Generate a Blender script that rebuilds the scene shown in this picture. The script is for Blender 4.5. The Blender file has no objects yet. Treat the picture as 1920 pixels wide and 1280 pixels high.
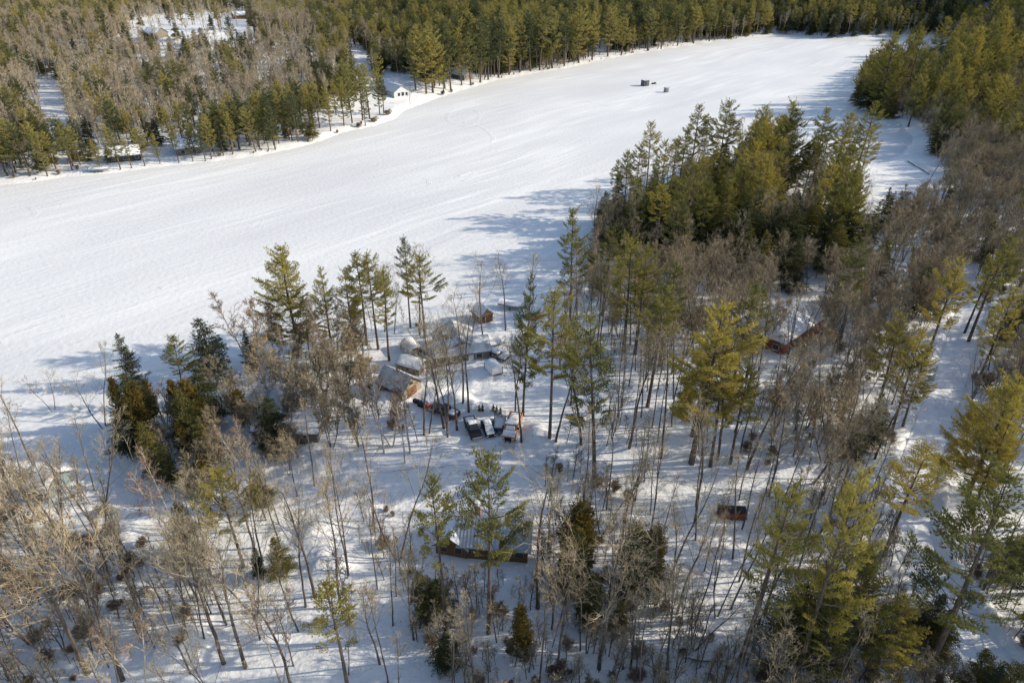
import bpy, math, random
import numpy as np
from mathutils import Vector, Matrix
R = math.radians
C = bpy.context.scene.collection
sc = bpy.context.scene

# ------------------------------------------------------------------ camera, sky, sun, exposure
CAMH, PITCH, FPX = 70.0, 30.0, 1280.0
cd = bpy.data.cameras.new('camera'); cam = bpy.data.objects.new('camera', cd); C.objects.link(cam)
cam.location = (0, 0, CAMH); cam.rotation_euler = (R(90 - PITCH), 0, 0)
cd.sensor_width = 36; cd.lens = 24; cd.clip_start = 1; cd.clip_end = 12000
sc.camera = cam
SUN_EL, SUN_AZ = 25.0, 4.0            # azimuth measured from +x towards +y
w = bpy.data.worlds.new("World"); sc.world = w; w.use_nodes = True
nt = w.node_tree; bg = nt.nodes['Background']
sky = nt.nodes.new('ShaderNodeTexSky'); sky.sky_type = 'NISHITA'; sky.sun_disc = False
sky.sun_elevation = R(SUN_EL); sky.sun_rotation = R(90 - SUN_AZ)
nt.links.new(sky.outputs[0], bg.inputs[0]); bg.inputs[1].default_value = 0.138
sd_ = bpy.data.lights.new('sun', 'SUN'); sun = bpy.data.objects.new('sun', sd_); C.objects.link(sun)
sd_.energy = 3.95; sd_.angle = R(0.5); sd_.color = (1.0, 0.895, 0.715)
dv = Vector((math.cos(R(SUN_EL)) * math.cos(R(SUN_AZ)), math.cos(R(SUN_EL)) * math.sin(R(SUN_AZ)), math.sin(R(SUN_EL))))
sun.rotation_euler = dv.to_track_quat('Z', 'Y').to_euler(); sun.location = (0, 0, 200)
sc.view_settings.view_transform = 'Standard'; sc.view_settings.look = 'None'
sc.view_settings.exposure = 0.57; sc.view_settings.gamma = 1.0
sc.cycles.max_bounces = 5; sc.cycles.diffuse_bounces = 3; sc.cycles.transparent_max_bounces = 4

# ------------------------------------------------------------------ photo geometry
CP, SP = math.cos(R(PITCH)), math.sin(R(PITCH))
def unproj(px, py, z=0.0):
    u, v = (px - 960) / FPX, (640 - py) / FPX
    dx, dy, dz = u, CP + v * SP, -SP + v * CP
    t = (z - CAMH) / dz
    return dx * t, dy * t
def proj(x, y, z):
    Z = z - CAMH
    dep = CP * y - SP * Z
    return 960 + FPX * x / dep, 640 - FPX * (SP * y + CP * Z) / dep, dep

LAKE_PX = [(-160, 356), (0, 347), (60, 342), (110, 333), (200, 326), (300, 313), (400, 303), (480, 293), (550, 279), (600, 265),
    (640, 249), (700, 237), (738, 224), (756, 208), (790, 196), (825, 182), (880, 166), (930, 151), (1000, 138), (1060, 129), (1130, 112),
    (1200, 100), (1260, 90), (1330, 80), (1400, 71), (1450, 66), (1500, 64), (1560, 73), (1620, 75), (1680, 73), (1765, 70), (1775, 78),
    (1690, 86), (1650, 100), (1628, 130), (1606, 160), (1600, 190), (1618, 208), (1650, 215), (1690, 232), (1715, 262), (1690, 290),
    (1650, 305), (1620, 310), (1570, 292), (1520, 272), (1450, 284), (1350, 305), (1250, 340), (1160, 396), (1118, 425), (1110, 450),
    (1085, 480), (1060, 510), (1000, 545), (930, 560), (880, 572), (800, 588), (740, 604), (700, 622), (640, 640), (560, 668), (520, 690),
    (450, 712), (400, 728), (330, 742), (260, 760), (215, 790), (210, 830), (232, 870), (280, 905), (300, 935), (270, 948), (220, 905),
    (150, 858), (80, 840), (0, 856), (-160, 880)]
LAKE = np.array([unproj(*p) for p in LAKE_PX])
def poly_sd(x, y, P):
    """signed distance to polygon P: negative inside"""
    x = np.asarray(x, float); y = np.asarray(y, float)
    d2 = np.full(x.shape, 1e18); ins = np.zeros(x.shape, bool)
    n = len(P)
    for i in range(n):
        ax, ay = P[i]; bx, by = P[(i + 1) % n]
        ex, ey = bx - ax, by - ay
        t = np.clip(((x - ax) * ex + (y - ay) * ey) / (ex * ex + ey * ey + 1e-9), 0, 1)
        d2 = np.minimum(d2, (x - ax - t * ex) ** 2 + (y - ay - t * ey) ** 2)
        c = ((ay > y) != (by > y)) & (x < ex * (y - ay) / (by - ay + 1e-12) + ax)
        ins ^= c
    d = np.sqrt(d2)
    return np.where(ins, -d, d)
def inpoly(px, py, P):
    c = False; n = len(P); j = n - 1
    for i in range(n):
        xi, yi = P[i]; xj, yj = P[j]
        if (yi > py) != (yj > py) and px < (xj - xi) * (py - yi) / (yj - yi) + xi: c = not c
        j = i
    return c
def ss(a, b, x):
    t = np.clip((x - a) / (b - a), 0, 1); return t * t * (3 - 2 * t)
_rng = np.random.RandomState(3); _tab = _rng.rand(256, 256)
def vnoise(x, y):
    xi = np.floor(x).astype(int); yi = np.floor(y).astype(int); fx = x - xi; fy = y - yi
    fx = fx * fx * (3 - 2 * fx); fy = fy * fy * (3 - 2 * fy)
    g = lambda a, b: _tab[a % 256, b % 256]
    return (g(xi, yi) * (1 - fx) + g(xi + 1, yi) * fx) * (1 - fy) + (g(xi, yi + 1) * (1 - fx) + g(xi + 1, yi + 1) * fx) * fy - 0.5
def poly_line_d(x, y, pts):
    d2 = np.full(np.shape(x), 1e18)
    for (ax, ay), (bx, by) in zip(pts[:-1], pts[1:]):
        ex, ey = bx - ax, by - ay
        t = np.clip(((x - ax) * ex + (y - ay) * ey) / (ex * ex + ey * ey + 1e-9), 0, 1)
        d2 = np.minimum(d2, (x - ax - t * ex) ** 2 + (y - ay - t * ey) ** 2)
    return np.sqrt(d2)
MIDA, MIDB = unproj(0, 560), unproj(1640, 105)
ROAD_PX = [(1832, 545), (1808, 620), (1785, 700), (1752, 790), (1722, 880), (1706, 960), (1722, 1035), (1772, 1110), (1842, 1205), (1910, 1300)]
ROAD = [unproj(px, py, 2.0) for px, py in ROAD_PX]
DRIVE_PX = [(640, 862), (760, 856), (880, 850), (1000, 850), (1150, 866), (1300, 886), (1450, 900), (1580, 905), (1706, 930)]
DRIVE = [unproj(px, py, 2.0) for px, py in DRIVE_PX]
LOT = [unproj(px, py, 2.0) for px, py in [(860, 795), (985, 790), (1000, 845), (870, 848)]]
# ploughed heaps and mounds: photo place, radius, height
HEAPS = [(838, 838, 1.6, .8), (820, 850, 1.3, .5), (855, 846, 1.2, .6), (1003, 808, 1.8, 1.2), (1012, 822, 1.7, .9), (866, 762, 3.0, 1.6), (852, 748, 2.4, 1.1),
    (812, 742, 2.0, 1.1), (725, 745, 2.2, 1.2), (905, 775, 1.7, .8), (925, 776, 1.5, .9), (890, 772, 1.6, .8), (800, 866, 1.3, .45), (842, 870, 1.2, .5), (872, 868, 1.0, .4),
    (345, 1195, 2.6, 1.2), (330, 1225, 2.4, 1.0), (610, 985, 3.0, 1.0), (580, 1000, 2.4, .9), (1740, 1065, 1.5, .5), (620, 1060, 2.4, 1.0), (600, 1040, 2.2, .8), (420, 725, 1.6, .9),
    (905, 705, 2.6, .7), (890, 665, 1.6, .7), (235, 990, 2.4, .8), (700, 955, 2.6, .8), (1310, 960, 2.0, .6), (1260, 1265, 1.3, .9), (1130, 1255, 2.5, .8)]
PATHS = [[unproj(px, py, 2.0) for px, py in P] for P in ([(905, 790), (890, 750), (905, 715), (890, 690)], [(830, 760), (850, 730), (845, 700)], [(612, 1075), (622, 1040), (640, 1000), (700, 965), (760, 945)], [(920, 690), (930, 650), (915, 610)], [(1010, 830), (1100, 790), (1200, 800)], [(400, 740), (470, 760), (520, 790), (600, 800), (700, 800)])]
HEAPW = [(*unproj(px, py, 2.0), r, h) for px, py, r, h in HEAPS]

def height(x, y):
    x = np.asarray(x, float); y = np.asarray(y, float)
    sd = poly_sd(x, y, LAKE)
    h = -0.9 * ss(0, 2.5, -sd) + 0.1 + 1.1 * ss(0, 5, sd) + 0.8 * ss(4, 35, sd)
    land = ss(2, 18, sd)
    h = h + land * (1.5 * vnoise(x / 31, y / 31) + .55 * vnoise(x / 8.5 + 9, y / 8.5) + .22 * vnoise(x / 3.1, y / 3.1 + 5) + .10 * vnoise(x / 1.3 + 3, y / 1.3))
    side = (MIDB[0] - MIDA[0]) * (y - MIDA[1]) - (MIDB[1] - MIDA[1]) * (x - MIDA[0])
    far = (side > 0) & (y > 180)
    h = h + np.where(far & (sd > 0), 0.035 * np.clip(sd - 10, 0, 420), 0)
    h = h + 58 * ss(250, 470, x) * ss(430, 640, y) * ss(4, 110, sd)
    kx, ky = unproj(350, 66, 22)
    h = h + np.where(sd > 0, 16 * np.exp(-(((x - kx) / 95) ** 2 + ((y - ky - 25) / 75) ** 2)) * ss(20, 90, sd), 0)
    h = h + np.where(far, 3.5 * land * vnoise(x / 80, y / 80), 0)
    near = y < 175
    for wx, wy, r, hh in HEAPW:
        q = ((x - wx) ** 2 + (y - wy) ** 2) / (r * r)
        h = h + hh * np.exp(-q) * (1 + .5 * vnoise(x / .9, y / .9)) * np.where(q < 9, 1, 0)
    for line in PATHS:
        d = poly_line_d(x, y, line); h = h + near * (-.30 * np.exp(-(d / .55) ** 2) * (1 + .9 * vnoise(x / .8, y / .8)) + .10 * np.exp(-((d - 1.1) / .4) ** 2) * (1 + 1.5 * vnoise(x / .7 + 4, y / .7)))
    for line, wd in ((ROAD, 2.6), (DRIVE, 2.4)):
        d = poly_line_d(x, y, line)
        h = h - .45 * (1 - ss(wd, wd + .8, d)) * near + .42 * np.exp(-((d - wd - 1.1) / .7) ** 2) * near * (1 + 1.2 * vnoise(x / 1.2, y / 1.2))
    return h

def axis(lo, hi, step, far_lo, far_hi, grow=1.13):
    a = list(np.arange(lo, hi + 1e-6, step)); s = step; v = hi
    while v < far_hi: s = min(s * grow, 120); v += s; a.append(v)
    s = step; v = lo; b = []
    while v > far_lo: s = min(s * grow, 120); v -= s; b.append(v)
    return np.array(b[::-1] + a)
GX = axis(-110, 130, .8, -3500, 3500, 1.06)
GY = axis(26, 165, .8, -400, 5000, 1.035)
XX, YY = np.meshgrid(GX, GY)
HH = height(XX, YY)
def gh(x, y):
    i = min(max(int(np.searchsorted(GX, x)) - 1, 0), len(GX) - 2); j = min(max(int(np.searchsorted(GY, y)) - 1, 0), len(GY) - 2)
    fx = (x - GX[i]) / (GX[i + 1] - GX[i]); fy = (y - GY[j]) / (GY[j + 1] - GY[j])
    return float((HH[j, i] * (1 - fx) + HH[j, i + 1] * fx) * (1 - fy) + (HH[j + 1, i] * (1 - fx) + HH[j + 1, i + 1] * fx) * fy)
def ground_at(px, py, up=0.0):
    """place on the ground whose point `up` metres above it is seen at photo point px, py"""
    z = 1.5 + up
    for _ in range(14):
        x, y = unproj(px, py, z); z = .5 * z + .5 * (max(gh(x, y), 0) + up)
    x, y = unproj(px, py, z)
    return x, y, max(gh(x, y), 0)
def top_z(y, py):
    v = (640 - py) / FPX
    return CAMH + (v * CP - SP) * y / (CP + SP * v)

# ------------------------------------------------------------------ materials
def mat(name, col, rough=.8, col2=None, scale=3.0, metal=0.0, spec=.3, bump=0.0, coord='Object', detail=4, stretch=None):
    m = bpy.data.materials.new(name); m.use_nodes = True; t = m.node_tree; b = t.nodes['Principled BSDF']
    b.inputs['Base Color'].default_value = (*col, 1); b.inputs['Roughness'].default_value = rough; b.inputs['Metallic'].default_value = metal
    b.inputs['Specular IOR Level'].default_value = spec
    if col2 is not None or bump:
        tc = t.nodes.new('ShaderNodeTexCoord'); mp = t.nodes.new('ShaderNodeMapping'); nz = t.nodes.new('ShaderNodeTexNoise')
        t.links.new(tc.outputs[coord], mp.inputs[0]); t.links.new(mp.outputs[0], nz.inputs['Vector'])
        if stretch: mp.inputs['Scale'].default_value = stretch
        nz.inputs['Scale'].default_value = scale; nz.inputs['Detail'].default_value = detail
        if col2 is not None:
            cr = t.nodes.new('ShaderNodeValToRGB'); cr.color_ramp.elements[0].color = (*col, 1); cr.color_ramp.elements[1].color = (*col2, 1)
            cr.color_ramp.elements[0].position = .35; cr.color_ramp.elements[1].position = .65
            t.links.new(nz.outputs[0], cr.inputs[0]); t.links.new(cr.outputs[0], b.inputs['Base Color'])
        if bump:
            bp = t.nodes.new('ShaderNodeBump'); bp.inputs['Distance'].default_value = bump; bp.inputs['Strength'].default_value = 1
            t.links.new(nz.outputs[0], bp.inputs['Height']); t.links.new(bp.outputs[0], b.inputs['Normal'])
    return m
def needle_mat(name, a, b_, c, rnd=.5):
    m = bpy.data.materials.new(name); m.use_nodes = True; t = m.node_tree; t.nodes.remove(t.nodes['Principled BSDF'])
    out = t.nodes['Material Output']; tc = t.nodes.new('ShaderNodeTexCoord'); oi = t.nodes.new('ShaderNodeObjectInfo')
    nz = t.nodes.new('ShaderNodeTexNoise'); nz.inputs['Scale'].default_value = .55; nz.inputs['Detail'].default_value = 3
    nz.noise_dimensions = '4D'; t.links.new(tc.outputs['Object'], nz.inputs['Vector'])
    mul = t.nodes.new('ShaderNodeMath'); mul.operation = 'MULTIPLY'; mul.inputs[1].default_value = 37; t.links.new(oi.outputs['Random'], mul.inputs[0]); t.links.new(mul.outputs[0], nz.inputs['W'])
    ad = t.nodes.new('ShaderNodeMath'); ad.operation = 'MULTIPLY_ADD'; ad.inputs[1].default_value = rnd; ad.inputs[2].default_value = -.5 * rnd
    t.links.new(oi.outputs['Random'], ad.inputs[0])
    su = t.nodes.new('ShaderNodeMath'); su.operation = 'ADD'; t.links.new(nz.outputs[0], su.inputs[0]); t.links.new(ad.outputs[0], su.inputs[1])
    cr = t.nodes.new('ShaderNodeValToRGB'); e = cr.color_ramp.elements
    e[0].position = .25; e[0].color = (*a, 1); e[1].position = .78; e[1].color = (*c, 1); k = e.new(.5); k.color = (*b_, 1)
    t.links.new(su.outputs[0], cr.inputs[0])
    d = t.nodes.new('ShaderNodeBsdfDiffuse'); tr = t.nodes.new('ShaderNodeBsdfTranslucent'); mx = t.nodes.new('ShaderNodeMixShader'); mx.inputs[0].default_value = .32
    t.links.new(cr.outputs[0], d.inputs[0]); t.links.new(cr.outputs[0], tr.inputs[0]); t.links.new(d.outputs[0], mx.inputs[1]); t.links.new(tr.outputs[0], mx.inputs[2])
    t.links.new(mx.outputs[0], out.inputs[0])
    return m
M = {}
M['bark_pine'] = mat('bark_pine', (.075, .058, .048), .95, (.15, .115, .09), 4, stretch=(1, 1, .3))
M['bark_bare'] = mat('bark_bare', (.066, .052, .044), .95, (.14, .113, .095), 3, stretch=(1, 1, .3))
M['twig'] = mat('twig', (.25, .20, .125), .95, (.44, .355, .23), .35)
M['twig_grey'] = mat('twig_grey', (.20, .17, .122), .95, (.37, .315, .22), .35)
M['twig_far'] = mat('twig_far', (.30, .25, .18), .95, (.47, .40, .29), .3)
M['bark_bush'] = mat('bark_bush', (.12, .096, .072), .95, (.22, .18, .135), 2.0, stretch=(1, 1, .4))
M['bark_pale'] = mat('bark_pale', (.34, .30, .235), .95, (.48, .43, .35), 1.5)
M['wood_dark'] = mat('dark_siding', (.05, .042, .036), .85, (.085, .072, .06), 2.5, stretch=(.3, .3, 9))
M['bark_birch'] = mat('bark_birch', (.55, .50, .44), .9, (.30, .26, .22), 2.5, stretch=(1, 1, 1.5))
M['twig_birch'] = mat('twig_birch', (.24, .17, .12), .95, (.30, .22, .16), .6)
M['pine'] = needle_mat('needles_pine', (.115, .125, .046), (.265, .245, .068), (.41, .335, .080))
M['pine_far'] = needle_mat('needles_pine_far', (.105, .120, .060), (.235, .228, .088), (.38, .325, .105), .9)
M['pine_yellow'] = needle_mat('needles_yellow_pine', (.14, .140, .044), (.30, .262, .062), (.45, .360, .080))
M['hemlock'] = needle_mat('needles_hemlock', (.052, .064, .030), (.105, .108, .042), (.20, .170, .050))
M['spruce'] = needle_mat('needles_spruce', (.036, .048, .034), (.056, .070, .044), (.105, .112, .056))
M['cedar'] = needle_mat('needles_cedar', (.085, .070, .024), (.16, .12, .034), (.24, .175, .042))
def snow_mat(name, c1, c2, scale=.25, bump=.10, fine=2.2, litter=False):
    m = bpy.data.materials.new(name); m.use_nodes = True; t = m.node_tree; b = t.nodes['Principled BSDF']
    b.inputs['Roughness'].default_value = .65; b.inputs['Specular IOR Level'].default_value = .25
    tc = t.nodes.new('ShaderNodeTexCoord')
    n1 = t.nodes.new('ShaderNodeTexNoise'); n1.inputs['Scale'].default_value = scale; n1.inputs['Detail'].default_value = 5
    n2 = t.nodes.new('ShaderNodeTexNoise'); n2.inputs['Scale'].default_value = fine; n2.inputs['Detail'].default_value = 5
    t.links.new(tc.outputs['Object'], n1.inputs[0]); t.links.new(tc.outputs['Object'], n2.inputs[0])
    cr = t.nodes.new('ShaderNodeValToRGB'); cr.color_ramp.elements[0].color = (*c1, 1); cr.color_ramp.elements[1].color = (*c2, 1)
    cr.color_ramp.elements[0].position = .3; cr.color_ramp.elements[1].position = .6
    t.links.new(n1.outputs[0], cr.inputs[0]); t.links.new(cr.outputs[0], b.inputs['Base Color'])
    if litter:   # bark flakes, needles and twigs lying on the snow
        n3 = t.nodes.new('ShaderNodeTexNoise'); n3.inputs['Scale'].default_value = 4.5; n3.inputs['Detail'].default_value = 3; n4 = t.nodes.new('ShaderNodeTexNoise'); n4.inputs['Scale'].default_value = .12; n4.inputs['Detail'].default_value = 2
        t.links.new(tc.outputs['Object'], n3.inputs[0]); t.links.new(tc.outputs['Object'], n4.inputs[0])
        ad = t.nodes.new('ShaderNodeMath'); ad.operation = 'MULTIPLY_ADD'; ad.inputs[1].default_value = .35; t.links.new(n4.outputs[0], ad.inputs[0]); t.links.new(n3.outputs[0], ad.inputs[2])
        r3 = t.nodes.new('ShaderNodeValToRGB'); r3.color_ramp.elements[0].position = .855; r3.color_ramp.elements[1].position = .90; t.links.new(ad.outputs[0], r3.inputs[0])
        mx = t.nodes.new('ShaderNodeMixRGB'); mx.inputs[2].default_value = (.22, .17, .12, 1); t.links.new(r3.outputs[0], mx.inputs[0]); t.links.new(cr.outputs[0], mx.inputs[1]); t.links.new(mx.outputs[0], b.inputs['Base Color'])
    bp = t.nodes.new('ShaderNodeBump'); bp.inputs['Distance'].default_value = bump; t.links.new(n2.outputs[0], bp.inputs['Height']); t.links.new(bp.outputs[0], b.inputs['Normal'])
    return m
M['snow'] = snow_mat('snow', (.70, .70, .71), (.79, .79, .78), .2, .20, 1.1, True)
M['roofsnow'] = snow_mat('roof_snow', (.70, .71, .73), (.80, .80, .80), .5, .12, 2.0)
M['thin_snow_shade'] = snow_mat('thin_roof_snow_shade', (.30, .31, .32), (.58, .59, .60), .9, .05, 3.0)  # thin snow over shingles, with roof shade painted in as grey
M['packed'] = snow_mat('packed_snow', (.66, .67, .70), (.80, .80, .81), .6, .10, 1.6)
def lake_mat():
    m = bpy.data.materials.new('lake_snow'); m.use_nodes = True; t = m.node_tree; b = t.nodes['Principled BSDF']
    b.inputs['Roughness'].default_value = .6; b.inputs['Specular IOR Level'].default_value = .25
    ang = math.atan2(MIDB[1] - MIDA[1], MIDB[0] - MIDA[0]) + R(3)
    tc = t.nodes.new('ShaderNodeTexCoord')
    rot = t.nodes.new('ShaderNodeMapping'); rot.inputs['Rotation'].default_value = (0, 0, -ang); t.links.new(tc.outputs['Object'], rot.inputs[0])
    # slight bend of the streaks
    wn = t.nodes.new('ShaderNodeTexNoise'); wn.inputs['Scale'].default_value = .006; wn.inputs['Detail'].default_value = 1; t.links.new(tc.outputs['Object'], wn.inputs[0])
    wsub = t.nodes.new('ShaderNodeVectorMath'); wsub.operation = 'MULTIPLY_ADD'; wsub.inputs[1].default_value = (0, 26, 0); t.links.new(wn.outputs['Color'], wsub.inputs[0]); t.links.new(rot.outputs[0], wsub.inputs[2])
    def layer(sx, sy, detail):
        mp = t.nodes.new('ShaderNodeMapping'); mp.inputs['Scale'].default_value = (sx, sy, 1); t.links.new(wsub.outputs[0], mp.inputs[0])
        n = t.nodes.new('ShaderNodeTexNoise'); n.inputs['Scale'].default_value = 1; n.inputs['Detail'].default_value = detail; t.links.new(mp.outputs[0], n.inputs[0]); return n
    a = layer(.022, .20, 6); c = layer(.05, .6, 5); big = layer(.012, .035, 5)
    fine = t.nodes.new('ShaderNodeTexNoise'); fine.inputs['Scale'].default_value = .8; fine.inputs['Detail'].default_value = 6; t.links.new(tc.outputs['Object'], fine.inputs[0])
    ra = t.nodes.new('ShaderNodeValToRGB'); ra.color_ramp.elements[0].position = .47; ra.color_ramp.elements[1].position = .72; t.links.new(a.outputs[0], ra.inputs[0])
    # the streaks come and go in patches instead of running on evenly
    pt = layer(.009, .022, 4); rp = t.nodes.new('ShaderNodeValToRGB'); rp.color_ramp.elements[0].position = .40; rp.color_ramp.elements[1].position = .62; t.links.new(pt.outputs[0], rp.inputs[0])
    br = t.nodes.new('ShaderNodeMath'); br.operation = 'MULTIPLY'; t.links.new(ra.outputs[0], br.inputs[0]); t.links.new(rp.outputs[0], br.inputs[1]); ra = br
    s1 = t.nodes.new('ShaderNodeMath'); s1.operation = 'MULTIPLY_ADD'; s1.inputs[1].default_value = .9; t.links.new(ra.outputs[0], s1.inputs[0]); t.links.new(c.outputs[0], s1.inputs[2])
    s2 = t.nodes.new('ShaderNodeMath'); s2.operation = 'MULTIPLY_ADD'; s2.inputs[1].default_value = .9; t.links.new(fine.outputs[0], s2.inputs[0]); t.links.new(s1.outputs[0], s2.inputs[2])
    bp = t.nodes.new('ShaderNodeBump'); bp.inputs['Distance'].default_value = .17; bp.inputs['Strength'].default_value = .8; t.links.new(s2.outputs[0], bp.inputs['Height']); t.links.new(bp.outputs[0], b.inputs['Normal'])
    mx = t.nodes.new('ShaderNodeMath'); mx.operation = 'MULTIPLY_ADD'; mx.inputs[1].default_value = .42; t.links.new(ra.outputs[0], mx.inputs[0]); t.links.new(big.outputs[0], mx.inputs[2])
    cr = t.nodes.new('ShaderNodeValToRGB'); e = cr.color_ramp.elements; e[0].position = .36; e[0].color = (.655, .655, .66, 1); e[1].position = .85; e[1].color = (.81, .81, .80, 1)
    t.links.new(mx.outputs[0], cr.inputs[0]); t.links.new(cr.outputs[0], b.inputs['Base Color'])
    return m
M['lake'] = lake_mat()
M['black'] = mat('black_paint', (.012, .012, .013), .5, spec=.35)
M['navy'] = mat('navy_panel', (.02, .025, .06), .6)
M['grey_panel'] = mat('grey_panel', (.22, .23, .25), .6, (.30, .31, .33), 2)
M['dark_panel'] = mat('dark_grey_panel', (.07, .08, .095), .6, (.11, .12, .14), 2)
M['burgundy'] = mat('dark_maroon_paint', (.035, .014, .016), .35, spec=.5)
M['orange'] = mat('orange_paint', (.55, .22, .04), .4, spec=.4)
M['red'] = mat('red_paint', (.55, .045, .035), .45)
M['blue'] = mat('blue_paint', (.03, .06, .20), .45)
M['teal'] = mat('teal_tarp', (.10, .26, .27), .7, (.16, .34, .34), 2)
M['glass'] = mat('dark_glass', (.02, .025, .03), .12, spec=.6)
M['rubber'] = mat('tyre_rubber', (.02, .02, .02), .85)
M['chrome'] = mat('bright_metal', (.55, .56, .58), .35, metal=.8)
M['metal_grey'] = mat('grey_metal', (.22, .23, .24), .5, metal=.4)
M['lamp'] = mat('lamp_lens', (.7, .7, .65), .2)
M['wood_warm'] = mat('warm_wood', (.34, .19, .09), .8, (.46, .27, .14), 3, stretch=(1, 1, 8))
M['wood_brown'] = mat('brown_log_siding', (.13, .065, .03), .85, (.22, .115, .055), 2.5, stretch=(.3, .3, 9))
M['wood_grey'] = mat('weathered_siding', (.15, .13, .11), .85, (.23, .20, .17), 2.5, stretch=(.3, .3, 9))
M['beige'] = mat('beige_siding', (.27, .225, .175), .8, (.34, .285, .225), 2, stretch=(.3, .3, 9))
M['white'] = mat('white_siding', (.50, .53, .54), .7, (.58, .61, .62), 2, stretch=(.3, .3, 9))
M['redbrown'] = mat('red_siding', (.20, .06, .032), .8, (.29, .09, .045), 2.5, stretch=(.3, .3, 9))
M['shingle'] = mat('roof_shingle', (.10, .10, .105), .9, (.17, .17, .175), 6)
M['roofmetal'] = mat('metal_roof', (.34, .36, .38), .45, (.42, .44, .46), 1.5, metal=.2)
M['tarp_grey'] = mat('grey_tarp', (.42, .43, .43), .6, (.52, .53, .53), 1.2)
M['tarp_white'] = mat('white_tarp', (.70, .71, .72), .6, (.78, .78, .79), 1.2)
M['brick'] = mat('chimney_brick', (.24, .12, .09), .9, (.32, .18, .14), 6)
M['boards'] = mat('red_brown_boards', (.26, .06, .035), .85, (.36, .11, .06), 4, stretch=(1, 1, 8))
M['stone'] = mat('boulder_stone', (.10, .10, .10), .9, (.2, .19, .18), 3, bump=.05)
M['brush'] = mat('brush_stems', (.17, .125, .09), .95, (.27, .205, .145), .8)

# ------------------------------------------------------------------ mesh helpers
class MB:
    def __init__(s): s.v = []; s.f = []; s.m = []
    def add(s, vs, fs, mi=0):
        o = len(s.v); s.v.extend(tuple(v) for v in vs); s.f.extend(tuple(i + o for i in f) for f in fs); s.m.extend([mi] * len(fs))
    def box(s, x0, x1, y0, y1, z0, z1, mi=0):
        s.add([(x0, y0, z0), (x1, y0, z0), (x1, y1, z0), (x0, y1, z0), (x0, y0, z1), (x1, y0, z1), (x1, y1, z1), (x0, y1, z1)],
              [(0, 3, 2, 1), (4, 5, 6, 7), (0, 1, 5, 4), (1, 2, 6, 5), (2, 3, 7, 6), (3, 0, 4, 7)], mi)
    def frust(s, b, t, z0, z1, mi=0):
        """b, t = (x0, x1, y0, y1) bottom and top rectangles"""
        s.add([(b[0], b[2], z0), (b[1], b[2], z0), (b[1], b[3], z0), (b[0], b[3], z0), (t[0], t[2], z1), (t[1], t[2], z1), (t[1], t[3], z1), (t[0], t[3], z1)],
              [(0, 3, 2, 1), (4, 5, 6, 7), (0, 1, 5, 4), (1, 2, 6, 5), (2, 3, 7, 6), (3, 0, 4, 7)], mi)
    def prism(s, prof, y0, y1, mi=0):
        """profile in x,z extruded along y"""
        n = len(prof)
        s.add([(x, y0, z) for x, z in prof] + [(x, y1, z) for x, z in prof],
              [tuple(range(n)), tuple(range(2 * n - 1, n - 1, -1))] + [(i, (i + 1) % n + 0, (i + 1) % n + n, i + n)[::-1] for i in range(n)], mi)
    def tube(s, pts, rad, n=6, mi=0, cap=True):
        o = len(s.v); k = len(pts)
        for i, p in enumerate(pts):
            d = (pts[min(i + 1, k - 1)] - pts[max(i - 1, 0)]).normalized()
            a = d.orthogonal().normalized(); b = d.cross(a)
            for j in range(n):
                an = 2 * math.pi * j / n
                s.v.append(tuple(p + (a * math.cos(an) + b * math.sin(an)) * rad[i]))
        for i in range(k - 1):
            for j in range(n):
                s.f.append((o + i * n + j, o + i * n + (j + 1) % n, o + (i + 1) * n + (j + 1) % n, o + (i + 1) * n + j)); s.m.append(mi)
        if cap: s.f.append(tuple(o + (k - 1) * n + j for j in range(n))); s.m.append(mi)
    def spike(s, p, d, L, wd, mi=0):
        a = d.orthogonal().normalized(); an = random.random() * 6.28; a = a * math.cos(an) + d.cross(a) * math.sin(an)
        o = len(s.v); s.v += [tuple(p - a * wd), tuple(p + a * wd), tuple(p + d * L)]; s.f.append((o, o + 1, o + 2)); s.m.append(mi)
    def mesh(s, name, mats, smooth=False):
        me = bpy.data.meshes.new(name); me.from_pydata(s.v, [], s.f)
        for m in (mats if isinstance(mats, (list, tuple)) else [mats]): me.materials.append(m)
        if len(set(s.m)) > 1: me.polygons.foreach_set('material_index', s.m)
        if smooth: me.polygons.foreach_set('use_smooth', [True] * len(s.f))
        me.update(); return me
    def build(s, name, mats, parent=None, smooth=False, bevel=0):
        o = bpy.data.objects.new(name, s.mesh(name, mats, smooth)); C.objects.link(o)
        if parent: o.parent = parent
        if bevel:
            b = o.modifiers.new('edge', 'BEVEL'); b.width = bevel; b.segments = 2; b.limit_method = 'ANGLE'
        return o
def tag(o, label=None, cat=None, group=None, kind=None):
    if label: o['label'] = label
    if cat: o['category'] = cat
    if group: o['group'] = group
    if kind: o['kind'] = kind
    return o
def thing(name, label, cat, loc, rz=0.0, group=None):
    o = bpy.data.objects.new(name, None); C.objects.link(o); o.location = loc; o.rotation_euler = (0, 0, rz); o.empty_display_size = .3
    return tag(o, label, cat, group)

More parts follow.
